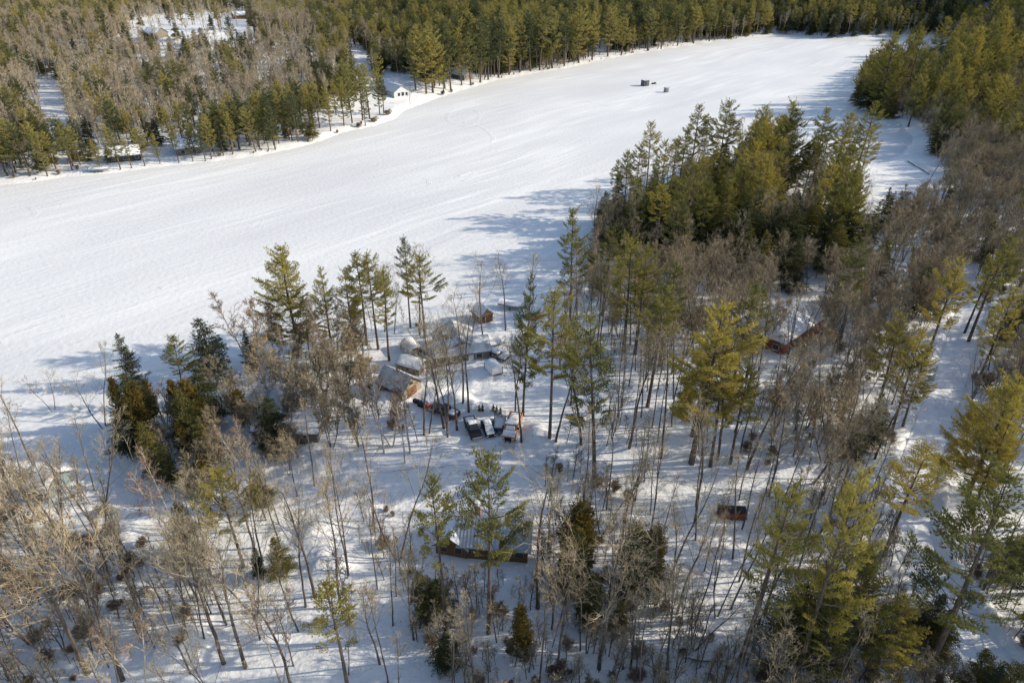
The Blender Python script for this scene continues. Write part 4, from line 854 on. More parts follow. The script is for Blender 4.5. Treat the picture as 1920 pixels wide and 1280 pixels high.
bt('pine_tree', 838, 1190, 893, 5, 'green pine standing before the front gable of the brown cabin', .58)
bt('pine_tree', 917, 1186, 860, 4, 'open layered pine rising in front of the brown cabin roof', .68)
tp('cedar_tree', 1090, 945, 11, 1, 'brown green cedar nearest the right end of the brown cabin', 1.2); tp('hemlock_tree', 1085, 985, 11, 0); tp('cedar_tree', 1065, 1010, 10, 2); tp('hemlock_tree', 1110, 1080, 8, 1)
tp('hemlock_tree', 1205, 978, 12, 1, 'broad dark hemlock right of the cedar by the brown cabin', 1.1); tp('cedar_tree', 1232, 990, 9, 1)
tp('cedar_tree', 985, 1138, 9, 2, 'small yellow brown cedar among bare stems near the bottom edge'); tp('hemlock_tree', 790, 1070, 8, 1); tp('hemlock_tree', 820, 1085, 7, 3)
bt('pine_tree', 1068, 602, 393, 1, None, .78); bt('pine_tree', 1130, 592, 425, 2, 'large pine with spreading boughs on the shore above the red canoe', 1.0); tp('pine_tree', 1190, 448, 23, 1); tp('pine_tree', 1212, 462, 22, 3); tp('pine_tree', 1262, 490, 21, 1)
bt('pine_tree', 981, 778, 513, 6, 'tall narrow pine beside the cleared lot with gappy boughs', .55)
bt('pine_tree', 1030, 821, 541, 4, 'tall pine with dense top standing right of the orange truck', .68)
bt('pine_tree', 1114, 892, 596, 2, 'big pine right of the lot with low hanging yellow boughs', .78)
tp('pine_tree', 1242, 532, 23, 5)
bt('yellow_pine', 1298, 868, 574, 1, 'largest yellow pine in the middle woods left of the red walled house', 1.05); tp('pine_tree', 1375, 640, 22, 2); tp('pine_tree', 1330, 610, 20, 6); tp('pine_tree', 1405, 690, 17, 4)
tp('pine_tree', 1410, 537, 20, 1); tp('pine_tree', 1432, 545, 18, 5)
tp('pine_tree', 1627, 450, 21, 3); tp('yellow_pine', 1800, 490, 20, 1, 'bright pine at the far end of the snow road'); tp('yellow_pine', 1702, 592, 18, 1); tp('pine_tree', 1735, 625, 18, 2); tp('pine_tree', 1745, 650, 15, 1); tp('pine_tree', 1890, 445, 22, 2); tp('pine_tree', 1905, 540, 19, 1); tp('pine_tree', 1868, 470, 18, 3)
tp('pine_tree', 1910, 705, 20, 0, 'big bushy pine at the right edge beside the snow road', 1.15); tp('pine_tree', 1915, 760, 19, 6)
bt('pine_tree', 1657, 1040, 842, 4, 'pine with thin high crown left of the snow road bend')
bt('pine_tree', 1388, 1240, 905, 3, 'tall leaning looking pine right of the red brown boards', .75)
bt('pine_tree', 1490, 1275, 885, 2, 'tall pine with forked yellow crown in the lower right woods', .6)
tp('yellow_pine', 1640, 1042, 17, 0, 'huge bushy yellow brown pine in the lower right corner woods', 1.0); tp('pine_tree', 1585, 1120, 13, 0, None, .9); tp('pine_tree', 1695, 1120, 12, 0, None, .95); tp('hemlock_tree', 1515, 1090, 12, 3)
bt('pine_tree', 1738, 1265, 900, 2, 'great slanting pine by the lower right snow path', .85)
tp('hemlock_tree', 1768, 1108, 9, 0, 'dark round hemlock beside the lower right snow path'); tp('hemlock_tree', 1790, 1150, 8, 3); tp('hemlock_tree', 1860, 1222, 8, 0); tp('hemlock_tree', 1905, 1230, 9, 1); tp('spruce_tree', 1880, 1250, 8, 2)
# the stand on the wooded point
for i, (px, py, h, v) in enumerate([(1310, 197, 27, 5), (1365, 190, 27, 4), (1225, 228, 26, 5), (1250, 262, 23, 4), (1285, 240, 25, 3), (1345, 262, 24, 6), (1390, 250, 24, 1), (1425, 200, 26, 2), (1455, 212, 26, 6), (1480, 188, 28, 1), (1498, 205, 26, 0), (1410, 285, 22, 6),
        (1200, 270, 21, 5), (1180, 285, 20, 4), (1160, 300, 17, 3), (1330, 225, 24, 5), (1400, 300, 21, 0), (1440, 290, 21, 0), (1468, 260, 23, 1), (1370, 330, 19, 0), (1330, 320, 19, 6), (1270, 330, 18, 3), (1555, 203, 25, 5), (1590, 212, 24, 4), (1638, 190, 25, 5), (1610, 232, 22, 3),
        (1575, 260, 22, 6), (1560, 290, 20, 6), (1600, 320, 23, 0), (1620, 300, 20, 1), (1580, 340, 21, 0), (1615, 365, 18, 6), (1545, 250, 20, 3), (1635, 240, 20, 4)]):
    tp('pine_tree', px, py, h, (5, 4, 5, 3)[i % 4] if px < 1300 else v, None, .85 if px < 1300 else .9)
for px, py, h in [(1128, 368, 8), (1165, 345, 10), (1200, 350, 11), (1225, 370, 11), (1250, 385, 11), (1280, 370, 12), (1310, 385, 11), (1340, 395, 11), (1370, 400, 12), (1400, 395, 12), (1430, 405, 12), (1460, 400, 13), (1490, 410, 12), (1475, 440, 10), (1440, 450, 10), (1410, 440, 9), (1500, 455, 10), (1230, 410, 9), (1195, 390, 9), (1160, 385, 8), (1290, 420, 8), (1560, 400, 11), (1600, 410, 11), (1580, 440, 9), (1630, 420, 10), (1535, 380, 10), (1130, 400, 6)]:
    tp('spruce_tree' if px < 1140 else 'hemlock_tree', px, py - (18 if px > 1140 else 0), h + (3.5 if px > 1140 else 0), None, None, 1.0)
for i, (bx, by, ty) in enumerate([(1612, 192, 92), (1626, 202, 74), (1646, 209, 62), (1668, 206, 66), (1690, 211, 62), (1713, 216, 68), (1738, 226, 88), (1702, 238, 112), (1757, 242, 104), (1607, 178, 118), (1634, 190, 84), (1660, 222, 118), (1800, 190, 52), (1822, 170, 22), (1846, 165, 34), (1780, 200, 72), (1885, 160, 66), (1905, 150, 44)]):
    bt('pine_tree', bx, by, ty, (0, 6, 0, 1, 2, 6)[i % 6], None, .85)
for bx, by, ty in [(1604, 196, 150), (1618, 208, 158), (1640, 216, 165), (1665, 222, 170)]: bt('hemlock_tree', bx, by, ty, None, None, 1.2)
# far shore trees one can tell apart
for i, (bx, by, ty, v) in enumerate([(800, 176, 66, 0), (812, 174, 56, 0), (780, 168, 72, 3), (846, 170, 54, 2), (865, 160, 85, 1), (883, 160, 60, 1), (900, 155, 48, 3), (915, 150, 40, 1), (935, 146, 28, 2), (955, 140, 30, 0), (975, 136, 38, 1), (995, 134, 20, 3), (1012, 132, 25, 4), (1035, 128, 12, 1), (1058, 124, 18, 2), (1085, 118, 14, 0),
        (1110, 112, 22, 1), (1140, 106, 10, 3), (1165, 104, 26, 1), (1215, 96, 18, 1), (1240, 92, 20, 0), (1270, 86, 8, 3), (1300, 82, 10, 4), (1330, 78, 2, 1), (1360, 74, 5, 2)]):
    bt('shore_pine', bx, by, ty, v % 5, None, 1.15)
for bx, by, ty in [(190, 322, 262), (226, 318, 240), (247, 315, 258), (272, 311, 236), (300, 307, 250), (336, 305, 232), (362, 303, 246), (385, 302, 228), (680, 226, 120), (693, 223, 118), (712, 214, 135), (720, 212, 140), (660, 231, 130), (645, 236, 148), (620, 246, 160), (600, 240, 150), (655, 205, 112), (640, 200, 128), (590, 248, 192), (668, 190, 105)]: bt('shore_pine', bx, by, ty, None, None, 1.0)
bt('bare_tree', 769, 196, 168, 2, 'little bare tree alone on the white cottage lawn', 1.5)
for bx, by, ty, lab in [(728, 216, 205, 'brown shrub on the far bank just below the white cottage'), (702, 229, 219, 'brown shrub on the far bank left of the one below the cottage'), (674, 238, 230, None), (830, 178, 170, None)]: bt('shrub', bx, by, ty, None, lab, 1.8)
for px, py, lab in [(899, 771, 'first little dark cone shaped evergreen left in the row behind the parked vehicles'), (905, 771, 'second little dark evergreen from the left behind the parked vehicles'), (925, 771, 'third little dark evergreen from the left behind the parked vehicles'), (931, 773, 'second little dark evergreen from the right behind the parked vehicles'), (939, 776, 'last little dark evergreen at the right behind the parked vehicles')]:
    x, y, g = ground_at(px, py); put('spruce_tree', x, y, 1.5, 1, lab, 1.1, True)
# bare trunks that stand out in the middle
for bx, by, ty, v in [(833, 803, 585, 0), (839, 818, 600, 5), (857, 806, 610, 2), (868, 755, 560, 4), (879, 771, 575, 1), (966, 780, 640, 4), (978, 828, 640, 3), (905, 640, 490, 2), (948, 620, 485, 1), (1000, 560, 470, 0), (1042, 826, 640, 3), (1090, 832, 620, 3), (1070, 760, 600, 1), (1128, 1000, 850, 5), (795, 815, 650, 4), (805, 812, 690, 3), (748, 1048, 850, 5),
        (590, 1118, 900, 2), (573, 1137, 950, 1), (1123, 1253, 985, 2), (1303, 980, 760, 1), (1008, 1140, 875, 2), (1250, 1255, 1080, 0), (420, 1243, 960, 1), (460, 1250, 985, 3), (165, 1262, 930, 2), (230, 1275, 960, 0), (80, 1120, 850, 6), (100, 770, 685, 5), (195, 800, 665, 5), (1520, 905, 690, 6), (1560, 900, 700, 5), (1640, 860, 690, 2), (700, 985, 800, 4), (1160, 1040, 850, 1), (1478, 672, 545, 6), (1508, 658, 540, 5), (1532, 645, 548, 0), (1240, 860, 640, 3), (1180, 840, 640, 1), (1400, 880, 650, 3), (1345, 860, 620, 4), (560, 1330, 1100, 1)]:
    bt('bare_tree', bx, by, ty, v, None, 1.15)
for bx, by, ty in [(769, 850, 690), (760, 868, 720), (735, 835, 690), (1360, 520, 440), (540, 700, 610), (630, 690, 560), (700, 640, 560), (720, 850, 700)]: bt('birch_tree', bx, by, ty)

# areas kept open: photo outlines that no scattered tree may cover (with how likely one still does)
CLEAR = [([(850, 755), (1000, 755), (1020, 845), (860, 850)], 0), ([(805, 745), (870, 745), (870, 800), (790, 800)], 0), ([(680, 880), (1000, 850), (1020, 935), (760, 950), (700, 940)], .04), ([(800, 975), (1005, 955), (1005, 1045), (800, 1050)], .0),
    ([(795, 590), (945, 590), (945, 710), (795, 720)], .0), ([(880, 555), (1030, 555), (1030, 610), (880, 610)], 0), ([(700, 640), (800, 640), (800, 760), (700, 750)], .04), ([(1405, 560), (1545, 560), (1545, 670), (1405, 670)], .42),
    ([(1745, 600), (1838, 585), (1805, 830), (1735, 960), (1690, 940), (1685, 850)], .0), ([(1700, 950), (1755, 960), (1885, 1215), (1800, 1235)], .0), ([(240, 42), (310, 27), (462, 22), (465, 42), (400, 50), (330, 54), (322, 66), (245, 62)], .08), ([(72, 150), (112, 150), (116, 208), (76, 208)], .0),
    ([(215, 262), (385, 255), (385, 330), (150, 335), (165, 300)], .75), ([(715, 138), (765, 140), (830, 178), (770, 205), (715, 190)], 0), ([(655, 88), (690, 100), (700, 140), (665, 130)], .0), ([(850, 120), (885, 118), (885, 140), (850, 140)], .1), ([(1480, 288), (1530, 288), (1530, 350), (1490, 350)], .1),
    ([(1630, 215), (1720, 230), (1770, 330), (1640, 350)], .05), ([(476, 712), (550, 714), (616, 765), (612, 800), (480, 792)], .68), ([(1120, 60), (1150, 60), (1140, 100), (1120, 98)], .2), ([(1450, 0), (1480, 0), (1476, 22), (1452, 22)], .2), ([(735, 750), (1130, 705), (1130, 760), (860, 760)], .06), ([(380, 80), (600, 75), (600, 92), (380, 96)], .6), ([(200, 900), (300, 940), (290, 1010), (230, 960)], .25), ([(560, 965), (650, 940), (650, 1060), (560, 1040)], .15), ([(1560, 68), (1790, 66), (1780, 88), (1600, 95)], .05)]
LAKE_T = LAKE
def covers(x, y, h, wpx):
    z = gh(x, y); best = 0
    for f in (0, .2, .4, .6, .8, 1):
        px, py, dep = proj(x, y, z + h * f); hw = wpx * (.25 if f < .4 else .6) * FPX / dep
        for P, pr in CLEAR:
            for o in (-hw, 0, hw):
                if inpoly(px + o, py, P): best = max(best, 1 - pr)
    return best
DENSE = {'pine_tree': 2.6, 'yellow_pine': 2.6, 'shore_pine': 2.2, 'hemlock_tree': 1.8, 'spruce_tree': 1.6, 'cedar_tree': 1.3, 'bare_tree': 2.2, 'bushy_bare_tree': 2.4, 'birch_tree': 1.6}
HERO = [(t['x'], t['y'], t['h']) for t in TREES if t['hero']]
from collections import defaultdict
cells = defaultdict(list)
for x, y, h in HERO: cells[(int(x // 6), int(y // 6))].append((x, y, 2.2))
def free(x, y, d):
    cx, cy = int(x // 6), int(y // 6)
    for i in (-1, 0, 1):
        for j in (-1, 0, 1):
            for a, b, r in cells[(cx + i, cy + j)]:
                if (a - x) ** 2 + (b - y) ** 2 < (d * .5 + r * .5) ** 2: return False
    return True
def pick(tab):
    s = sum(w for _, w in tab); r = random.random() * s
    for k, w in tab:
        r -= w
        if r <= 0: return k
    return tab[-1][0]
def scatter(x0, x1, y0, y1, step, rule):
    nx, ny = int((x1 - x0) / step), int((y1 - y0) / step)
    PX = x0 + (np.arange(nx)[None, :] + np.random.RandomState(5).rand(ny, nx)) * step; PY = y0 + (np.arange(ny)[:, None] + np.random.RandomState(6).rand(ny, nx)) * step
    SD = poly_sd(PX, PY, LAKE)
    for j in range(ny):
        for i in range(nx):
            x, y, sd = float(PX[j, i]), float(PY[j, i]), float(SD[j, i])
            if sd < 1.5: continue
            g = gh(x, y); px, py, dep = proj(x, y, g)
            if px < -330 or px > 2420 or dep < 10: continue
            r = rule(x, y, px, py, sd)
            if not r: continue
            tab, prob, hs = r
            if random.random() > prob: continue
            k = pick(tab); h = random.uniform(*hs[k]) if k in hs else random.uniform(8, 12)
            if not free(x, y, step * .55): continue
            if random.random() < covers(x, y, h, DENSE.get(k, 2)): continue
            cells[(int(x // 6), int(y // 6))].append((x, y, step * .55)); put(k, x, y, h)
PO = 'pole_tree'; BR = 'bare_tree'; BU = 'bushy_bare_tree'; PI = 'pine_tree'; SHP = 'shore_pine'; HE = 'hemlock_tree'; CE = 'cedar_tree'; BI = 'birch_tree'
H_ = {BR: (15, 20), BU: (8, 12), PI: (17, 24), HE: (7, 12), CE: (6, 10), BI: (11, 15), SHP: (18, 25), 'far_bare': (12, 17), 'pole_tree': (11, 18)}
def hs(**k): d = dict(H_); d.update(k); return d
POLY = [  # near land, by where the foot is seen
    ([(1085, 470), (1130, 430), (1180, 395), (1360, 315), (1530, 290), (1520, 330), (1510, 480), (1440, 530), (1250, 520)], [(HE, .62), (PI, .08), (BR, .30)], .9, hs(pine_tree=(18, 24))),
    ([(1530, 330), (1655, 330), (1660, 520), (1500, 540), (1510, 480)], [(HE, .3), (PI, .35), (BR, .35)], .5, H_),
    ([(1080, 500), (1250, 520), (1440, 530), (1420, 640), (1290, 700), (1100, 610)], [(BU, .52), (BR, .42), (PI, .02), (BI, .04)], .95, hs(bare_tree=(12, 16))),
    ([(1000, 600), (1100, 600), (1290, 690), (1410, 650), (1470, 700), (1460, 860), (1180, 850), (1040, 780)], [(PO, .55), (BR, .38), (PI, .02), (HE, .02), (BU, .03)], .92, hs(bare_tree=(14, 20))),
    ([(500, 690), (620, 650), (760, 610), (745, 680), (710, 770), (700, 860), (560, 890), (480, 800)], [(BU, .68), (BR, .12), (BI, .14), (HE, .06)], .95, hs(bushy_bare_tree=(8, 11), bare_tree=(12, 15))),
    ([(190, 700), (500, 700), (480, 800), (560, 890), (480, 960), (320, 960), (280, 900), (200, 860)], [(HE, .18), (CE, .12), (BU, .40), (BI, .12), (BR, .18)], .80, hs(bare_tree=(9, 13), bushy_bare_tree=(6, 9), birch_tree=(9, 12))),
    ([(-400, 830), (200, 850), (330, 960), (420, 1080), (300, 1500), (-500, 1500)], [(BR, .26), (PO, .63), (BU, .03), (BI, .06), (HE, .02)], .74, hs(bare_tree=(14, 19))),
    ([(560, 850), (1130, 700), (1150, 900), (1000, 960), (560, 960)], [(PO, .65), (BR, .35)], .13, hs(bare_tree=(14, 18))),
    ([(280, 900), (560, 890), (600, 1000), (760, 1100), (1060, 1100), (1100, 900), (1300, 900), (1400, 1700), (-300, 1700), (300, 1200), (420, 1080)], [(BR, .22), (PO, .71), (HE, .04), (BI, .03)], .80, hs(bare_tree=(12, 19), hemlock_tree=(4, 7))),
    ([(1130, 850), (1460, 850), (1500, 1700), (1300, 1700), (1280, 900)], [(BR, .30), (PO, .66), (HE, .03), (PI, .01)], .86, hs(bare_tree=(13, 18))),
    ([(1460, 870), (1700, 880), (1720, 1050), (1880, 1700), (1500, 1700)], [(BR, .28), (PO, .62), (PI, .05), (HE, .05)], .72, hs(bare_tree=(13, 18), pine_tree=(18, 23))),
    ([(1720, 880), (2500, 880), (2500, 1700), (1880, 1700)], [(BR, .42), (PO, .42), (PI, .09), (HE, .07)], .60, hs(bare_tree=(12, 18), pine_tree=(18, 24))),
    ([(1820, 520), (2600, 480), (2600, 880), (1720, 880)], [(BU, .60), (BR, .33), (PI, .03), (HE, .04)], .92, hs(pine_tree=(15, 20), bare_tree=(10, 15))),
    ([(1420, 640), (1460, 860), (1700, 880), (1740, 720), (1800, 560), (1540, 560), (1545, 660)], [(BU, .58), (BR, .39), (PI, .01), (HE, .02)], .97, hs(bushy_bare_tree=(8, 12), bare_tree=(11, 15))),
    ([(1430, 530), (1530, 480), (1660, 500), (1660, 330), (1760, 320), (2600, 300), (2600, 560), (1800, 560), (1540, 560)], [(BU, .58), (BR, .36), (PI, .02), (HE, .04)], .93, hs(bare_tree=(10, 15), pine_tree=(14, 20))),
    ([(1590, -300), (2700, -300), (2700, 330), (1760, 325), (1720, 260), (1600, 200)], [(PI, .12), (BU, .42), (BR, .34), (HE, .12)], .86, hs(pine_tree=(17, 25), hemlock_tree=(9, 15), bare_tree=(12, 17)))]
def near_rule(x, y, px, py, sd):
    side = (MIDB[0] - MIDA[0]) * (y - MIDA[1]) - (MIDB[1] - MIDA[1]) * (x - MIDA[0])
    if side > 0: return None
    dr = float(poly_line_d(np.array(x), np.array(y), ROAD)); dd = float(poly_line_d(np.array(x), np.array(y), DRIVE))
    if dr < (5.0 if y > 78 else 3.4) or dd < 3.2: return None
    for P, tab, pr, h in POLY:
        if inpoly(px, py, P):
            if sd < 6 and py > 480: pr *= .35
            if py > 1285: pr *= .35
            if px > 2040: pr *= .5
            return tab, pr, h
    return None
scatter(-230, 800, 16, 900, 3.7, near_rule)
THIN = [(300, 930), (560, 880), (700, 960), (1100, 930), (1480, 900), (1700, 940), (1760, 1300), (200, 1300)]
scatter(-70, 70, 40, 85, 4.4, lambda x, y, px, py, sd: ([(PO, .80), (BR, .15), (BI, .05)], .58, hs(pole_tree=(8, 17), birch_tree=(8, 13))) if inpoly(px, py, THIN) and float(poly_line_d(np.array(x), np.array(y), ROAD)) > 3.4 and float(poly_line_d(np.array(x), np.array(y), DRIVE)) > 3.2 else None)
def far_rule(x, y, px, py, sd):
    side = (MIDB[0] - MIDA[0]) * (y - MIDA[1]) - (MIDB[1] - MIDA[1]) * (x - MIDA[0])
    if side <= 0: return None
    d = math.hypot(x, y); thin = 1.0 if d < 600 else .8
    if px < 590:
        if sd < 28:
            if 150 < px < 395 and sd < 24: return [(SHP, .7), (HE, .3)], .22, hs(shore_pine=(11, 17), hemlock_tree=(6, 10))
            return [(SHP, .80), (HE, .12), (BI, .08)], .95, hs(shore_pine=(13, 20), hemlock_tree=(7, 11))
        if px < 210 and sd < 120: return [(SHP, .30), ('far_bare', .55), (BI, .05), (HE, .10)], .88, hs(shore_pine=(13, 19), far_bare=(13, 17))
        return [('far_bare', .64), (BI, .10), (SHP, .10), (HE, .16)] if sd < 230 else [('far_bare', .60), (BI, .08), (SHP, .24), (HE, .08)], .92 * thin, hs(far_bare=(12, 17), shore_pine=(14, 20))
    if px < 770:
        if sd < 36: return [(SHP, 1)], .10, hs(shore_pine=(14, 20))
        if sd < 80: return [(HE, .4), ('far_bare', .4), (SHP, .2)], .85, hs(far_bare=(12, 16), hemlock_tree=(9, 14), shore_pine=(15, 20))
        return [(SHP, .38), ('far_bare', .50), (HE, .12)], .92 * thin, hs(shore_pine=(15, 22), far_bare=(12, 17))
    if px < 1330:
        if sd < 6: return [(BU, .6), (SHP, .4)], .3, hs(shore_pine=(14, 22), bushy_bare_tree=(4, 7))
        return [(SHP, .60), (HE, .12), ('far_bare', .28)], .86 * thin, hs(shore_pine=(16, 29), hemlock_tree=(10, 16))
    return [(SHP, .45), (HE, .35), ('far_bare', .20)], .95 * thin, hs(shore_pine=(17, 25), hemlock_tree=(11, 17), far_bare=(13, 18))
scatter(-620, 760, 215, 1060, 4.3, far_rule)
# shrubs and brush along the far bank and by the shores
for a, b in zip(LAKE_PX[:40], LAKE_PX[1:41]):
    if a[0] < 0: continue
    L = math.hypot(b[0] - a[0], b[1] - a[1])
    for k in range(int(L / 30 + random.random() * .6)):
        t = random.random(); q = unproj(a[0] + (b[0] - a[0]) * t, a[1] + (b[1] - a[1]) * t, 0); x, y = q[0] + random.uniform(-1, 1), q[1] + random.uniform(1.5, 5)
        if poly_sd(np.array(x), np.array(y), LAKE) > .6 and not covers(x, y, 1, 1): put('shrub', x, y, random.uniform(.7, 1.9), None, None, random.uniform(.9, 1.7))

# ------------------------------------------------------------------ which trees are objects of their own, and what each is called
for t in TREES:
    px, py, dep = proj(t['x'], t['y'], t['z']); tx, ty, _ = proj(t['x'], t['y'], t['z'] + t['h']); mx, my, _ = proj(t['x'], t['y'], t['z'] + t['h'] * .7)
    t['px'], t['py'], t['dep'] = px, py, dep; t['ty'] = ty; t['tx'] = tx; t['mx'], t['my'] = mx, my
    t['size'] = t['h'] * FPX / dep; t['in'] = (-15 < mx < 1935 and 4 < my < 1290) or (0 < tx < 1920 and 0 < ty < 1275)
NAMEKIND = {'shore_pine': 'pine_tree', 'yellow_pine': 'pine_tree', 'pole_tree': 'bare_tree', 'far_bare': 'bare_tree', 'bushy_bare_tree': 'bare_tree'}
CATEG = {'pine_tree': 'pine', 'hemlock_tree': 'hemlock', 'spruce_tree': 'spruce', 'cedar_tree': 'cedar', 'bare_tree': 'bare tree', 'birch_tree': 'birch', 'shrub': 'shrub', 'sapling': 'sapling'}
GROUP = {'pine_tree': 'pines around the lake', 'hemlock_tree': 'hemlocks among the woods', 'spruce_tree': 'dark spruces', 'cedar_tree': 'cedars near the shore', 'bare_tree': 'leafless trees of the woods', 'birch_tree': 'birches of the woods', 'shrub': 'shrubs along the banks'}
LIMIT = {'pine_tree': 295, 'bare_tree': 295, 'hemlock_tree': 190, 'birch_tree': 90, 'cedar_tree': 80, 'spruce_tree': 40, 'shrub': 60}
chosen, rest = defaultdict(list), []
for t in sorted(TREES, key=lambda t: (not t['hero'], -t['size'])):
    k = NAMEKIND.get(t['kind'], t['kind'])
    if (t['in'] or t['hero']) and len(chosen[k]) < LIMIT[k]: chosen[k].append(t)
    else: rest.append(t)
LAND = [('white cottage', 740, 175), ('larger dark ice shack', 1209, 158), ('grey house', 850, 655), ('brown cabin', 900, 1015), ('red walled house', 1480, 630), ('orange plough truck', 958, 808), ('wood pavilion', 903, 580), ('rounded tarp shelter', 772, 645), ('garage', 745, 725),
    ('tip of the wooded point', 1118, 420), ('left cove', 280, 905), ('red canoe', 1009, 596), ('red brown boards', 1371, 968), ('snow road', 1760, 720), ('snow road bend', 1720, 960), ('lower right snow path', 1830, 1180), ('inlet boulders', 1676, 213), ('cottage on the left point', 515, 735), ('dark walled shore house', 230, 290),
    ('far hill clearing', 350, 55), ('blue grey cottage', 80, 885), ('lone spruce', 390, 690), ('big dense shore pine', 560, 640), ('black pickup', 890, 810), ('far snow strip', 92, 190), ('far end of the lake', 1560, 74), ('bottom left corner', 40, 1240), ('heaps left of the cabin', 605, 1000), ('middle bottom edge', 900, 1270), ('pavilion beach', 960, 560), ('inlet tracks', 1680, 275), ('bend of the far shore', 1010, 140), ('right edge', 1900, 420), ('top right corner', 1890, 40), ('huge bushy pine', 1620, 1240), ('far left lake corner', 30, 345), ('shed', 775, 685)]
ORD = 'first second third fourth fifth sixth seventh eighth ninth tenth eleventh twelfth'.split()
ROWS = ['front row', 'second row', 'third row', 'fourth row', 'fifth row', 'sixth row', 'seventh row', 'eighth row', 'ninth row', 'tenth row', 'eleventh row', 'twelfth row']
ADJ = {'pine_tree': 'green pine', 'hemlock_tree': 'dark hemlock', 'spruce_tree': 'dark spruce', 'cedar_tree': 'brownish cedar', 'bare_tree': 'bare tree', 'birch_tree': 'pale birch', 'shrub': 'brown shrub'}
def zone(t):
    b = min(LAND, key=lambda l: ((t['px'] - l[1]) ** 2 + (2.0 * (t['py'] - l[2])) ** 2)); dx, dy = t['px'] - b[1], 1.7 * (t['py'] - b[2])
    rel = ('right of' if dx > 0 else 'left of') if abs(dx) > abs(dy) else ('in front of' if dy > 0 else 'beyond')
    return rel, b[0]
for k, L in chosen.items():
    zones = defaultdict(list)
    for t in L:
        if not t['label']: zones[zone(t)].append(t)
    for (rel, nm), Z in zones.items():
        Z.sort(key=lambda t: t['dep']); per = 8; rows = [Z[i:i + per] for i in range(0, len(Z), per)]
        for ri, row in enumerate(rows):
            row.sort(key=lambda t: t['px']); n = len(row); hm = sorted(q['h'] for q in row)[n // 2]
            for i, t in enumerate(row):
                sz = 'tall ' if t['h'] > hm * 1.12 else 'low ' if t['h'] < hm * .88 else ''
                where = f'{rel} the {nm}'
                if len(rows) > 1: where += f', {ROWS[min(ri, 11)]}'
                if n > 1: where += ', ' + ('leftmost' if i == 0 else 'rightmost' if i == n - 1 else ORD[i] + ' from left')
                t['label'] = sz + ADJ[k] + ' ' + where
                if len(t['label'].split()) > 16: t['label'] = ADJ[k] + ' ' + where
                if len(t['label'].split()) > 16: t['label'] = t['label'].replace(' the ', ' ')
for k, L in chosen.items():
    for t in L:
        h0, mt, mc, mj = KINDS[t['kind']][t['var']]; s = t['h'] / h0; loc = (t['x'], t['y'], t['z'] - .05); scl = (s * t['wide'], s * t['wide'], s)
        if t['size'] > 62 and k != 'shrub':
            r = thing(k, t['label'], CATEG[k], loc, t['rz'], GROUP[k]); r.scale = scl; r.rotation_euler = (*t['tilt'], t['rz'])
            a = bpy.data.objects.new('trunk', mt); C.objects.link(a); a.parent = r; b = bpy.data.objects.new('crown', mc); C.objects.link(b); b.parent = r
        else:
            r = bpy.data.objects.new(k, mj); C.objects.link(r); r.location = loc; r.rotation_euler = (*t['tilt'], t['rz']); r.scale = scl; tag(r, t['label'], CATEG[k], GROUP[k])
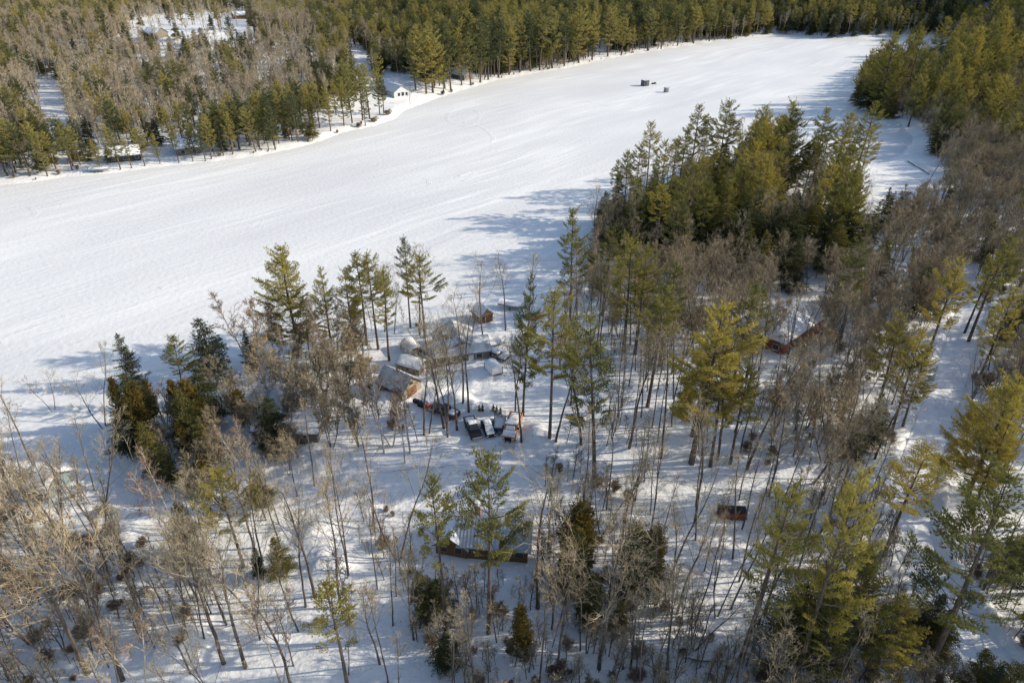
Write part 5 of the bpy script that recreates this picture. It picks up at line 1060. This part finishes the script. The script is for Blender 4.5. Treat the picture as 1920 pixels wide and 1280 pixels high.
# ------------------------------------------------------------------ the uncounted rest: far woods and undergrowth, one object for each
def woods(name, items):
    """items: (kind, var, x, y, z, h, rz, wide); one object that carries them all"""
    if not items: return
    kinds = sorted({(i[0], i[1]) for i in items}); idx = {k: n for n, k in enumerate(kinds)}; col = bpy.data.collections.new(name + '_sources')
    for n, (kd, v) in enumerate(kinds):
        o = bpy.data.objects.new(f'{name}_source_{n:03d}', KINDS[kd][v][3]); col.objects.link(o)
    me = bpy.data.meshes.new(name); N = len(items); me.vertices.add(N); me.vertices.foreach_set('co', np.array([(i[2], i[3], i[4] - .05) for i in items], np.float32).reshape(-1))
    a = me.attributes.new('pick', 'INT', 'POINT'); a.data.foreach_set('value', np.array([idx[(i[0], i[1])] for i in items], np.int32))
    a = me.attributes.new('turn', 'FLOAT_VECTOR', 'POINT'); a.data.foreach_set('vector', np.array([(i[8], i[9], i[6]) for i in items], np.float32).reshape(-1))
    a = me.attributes.new('size', 'FLOAT_VECTOR', 'POINT'); a.data.foreach_set('vector', np.array([((i[5] / KINDS[i[0]][i[1]][0]) * i[7], (i[5] / KINDS[i[0]][i[1]][0]) * i[7], i[5] / KINDS[i[0]][i[1]][0]) for i in items], np.float32).reshape(-1))
    o = bpy.data.objects.new(name, me); C.objects.link(o); tag(o, kind='stuff')
    g = bpy.data.node_groups.new(name, 'GeometryNodeTree'); g.interface.new_socket('Geometry', in_out='INPUT', socket_type='NodeSocketGeometry'); g.interface.new_socket('Geometry', in_out='OUTPUT', socket_type='NodeSocketGeometry')
    gi, go = g.nodes.new('NodeGroupInput'), g.nodes.new('NodeGroupOutput'); ip = g.nodes.new('GeometryNodeInstanceOnPoints'); ci = g.nodes.new('GeometryNodeCollectionInfo')
    ci.inputs['Collection'].default_value = col; ci.inputs['Separate Children'].default_value = True; ci.inputs['Reset Children'].default_value = True
    def attr(nm, ty):
        n = g.nodes.new('GeometryNodeInputNamedAttribute'); n.data_type = ty; n.inputs['Name'].default_value = nm; return n.outputs['Attribute']
    ip.inputs['Pick Instance'].default_value = True; e2r = g.nodes.new('FunctionNodeEulerToRotation')
    lk = g.links.new; lk(gi.outputs[0], ip.inputs['Points']); lk(ci.outputs[0], ip.inputs['Instance']); lk(attr('pick', 'INT'), ip.inputs['Instance Index'])
    lk(attr('turn', 'FLOAT_VECTOR'), e2r.inputs[0]); lk(e2r.outputs[0], ip.inputs['Rotation']); lk(attr('size', 'FLOAT_VECTOR'), ip.inputs['Scale']); lk(ip.outputs[0], go.inputs[0])
    md = o.modifiers.new('trees', 'NODES'); md.node_group = g
CON = {'pine_tree', 'yellow_pine', 'shore_pine', 'hemlock_tree', 'spruce_tree', 'cedar_tree'}
it = lambda t: (t['kind'], t['var'], t['x'], t['y'], t['z'], t['h'], t['rz'], t['wide'], *t['tilt'])
woods('evergreen_woods', [it(t) for t in rest if t['kind'] in CON]); woods('leafless_woods', [it(t) for t in rest if t['kind'] not in CON])
UG = []
rs = np.random.RandomState(9)
for _ in range(4600):
    px, py = rs.uniform(-100, 2020), rs.uniform(470, 1420); x, y, g = ground_at(px, py)
    if poly_sd(np.array(x), np.array(y), LAKE) < 3 or (x, y) == (0, 0): continue
    if float(poly_line_d(np.array(x), np.array(y), ROAD)) < 3.3 or float(poly_line_d(np.array(x), np.array(y), DRIVE)) < 3: continue
    kd = 'shrub' if rs.rand() < .12 else 'sapling'; h = rs.uniform(.8, 2.4) if kd == 'shrub' else rs.uniform(2, 7)
    dense = vnoise(np.array(x / 14.0), np.array(y / 14.0))
    if dense < -.05 or covers(x, y, h, 1) > .5: continue
    UG.append((kd, int(rs.randint(3)), x, y, g, h, rs.uniform(0, 6.28), 1.2, rs.normal(0, .06), rs.normal(0, .06)))
woods('undergrowth', UG)
print('TREES', len(TREES), {k: len(v) for k, v in chosen.items()}, 'rest', len(rest), 'brush', len(UG), {k: sum(1 for t in TREES if t['kind'] == k) for k in KINDS}, {k: [len(v[3].polygons) for v in L] for k, L in KINDS.items()})
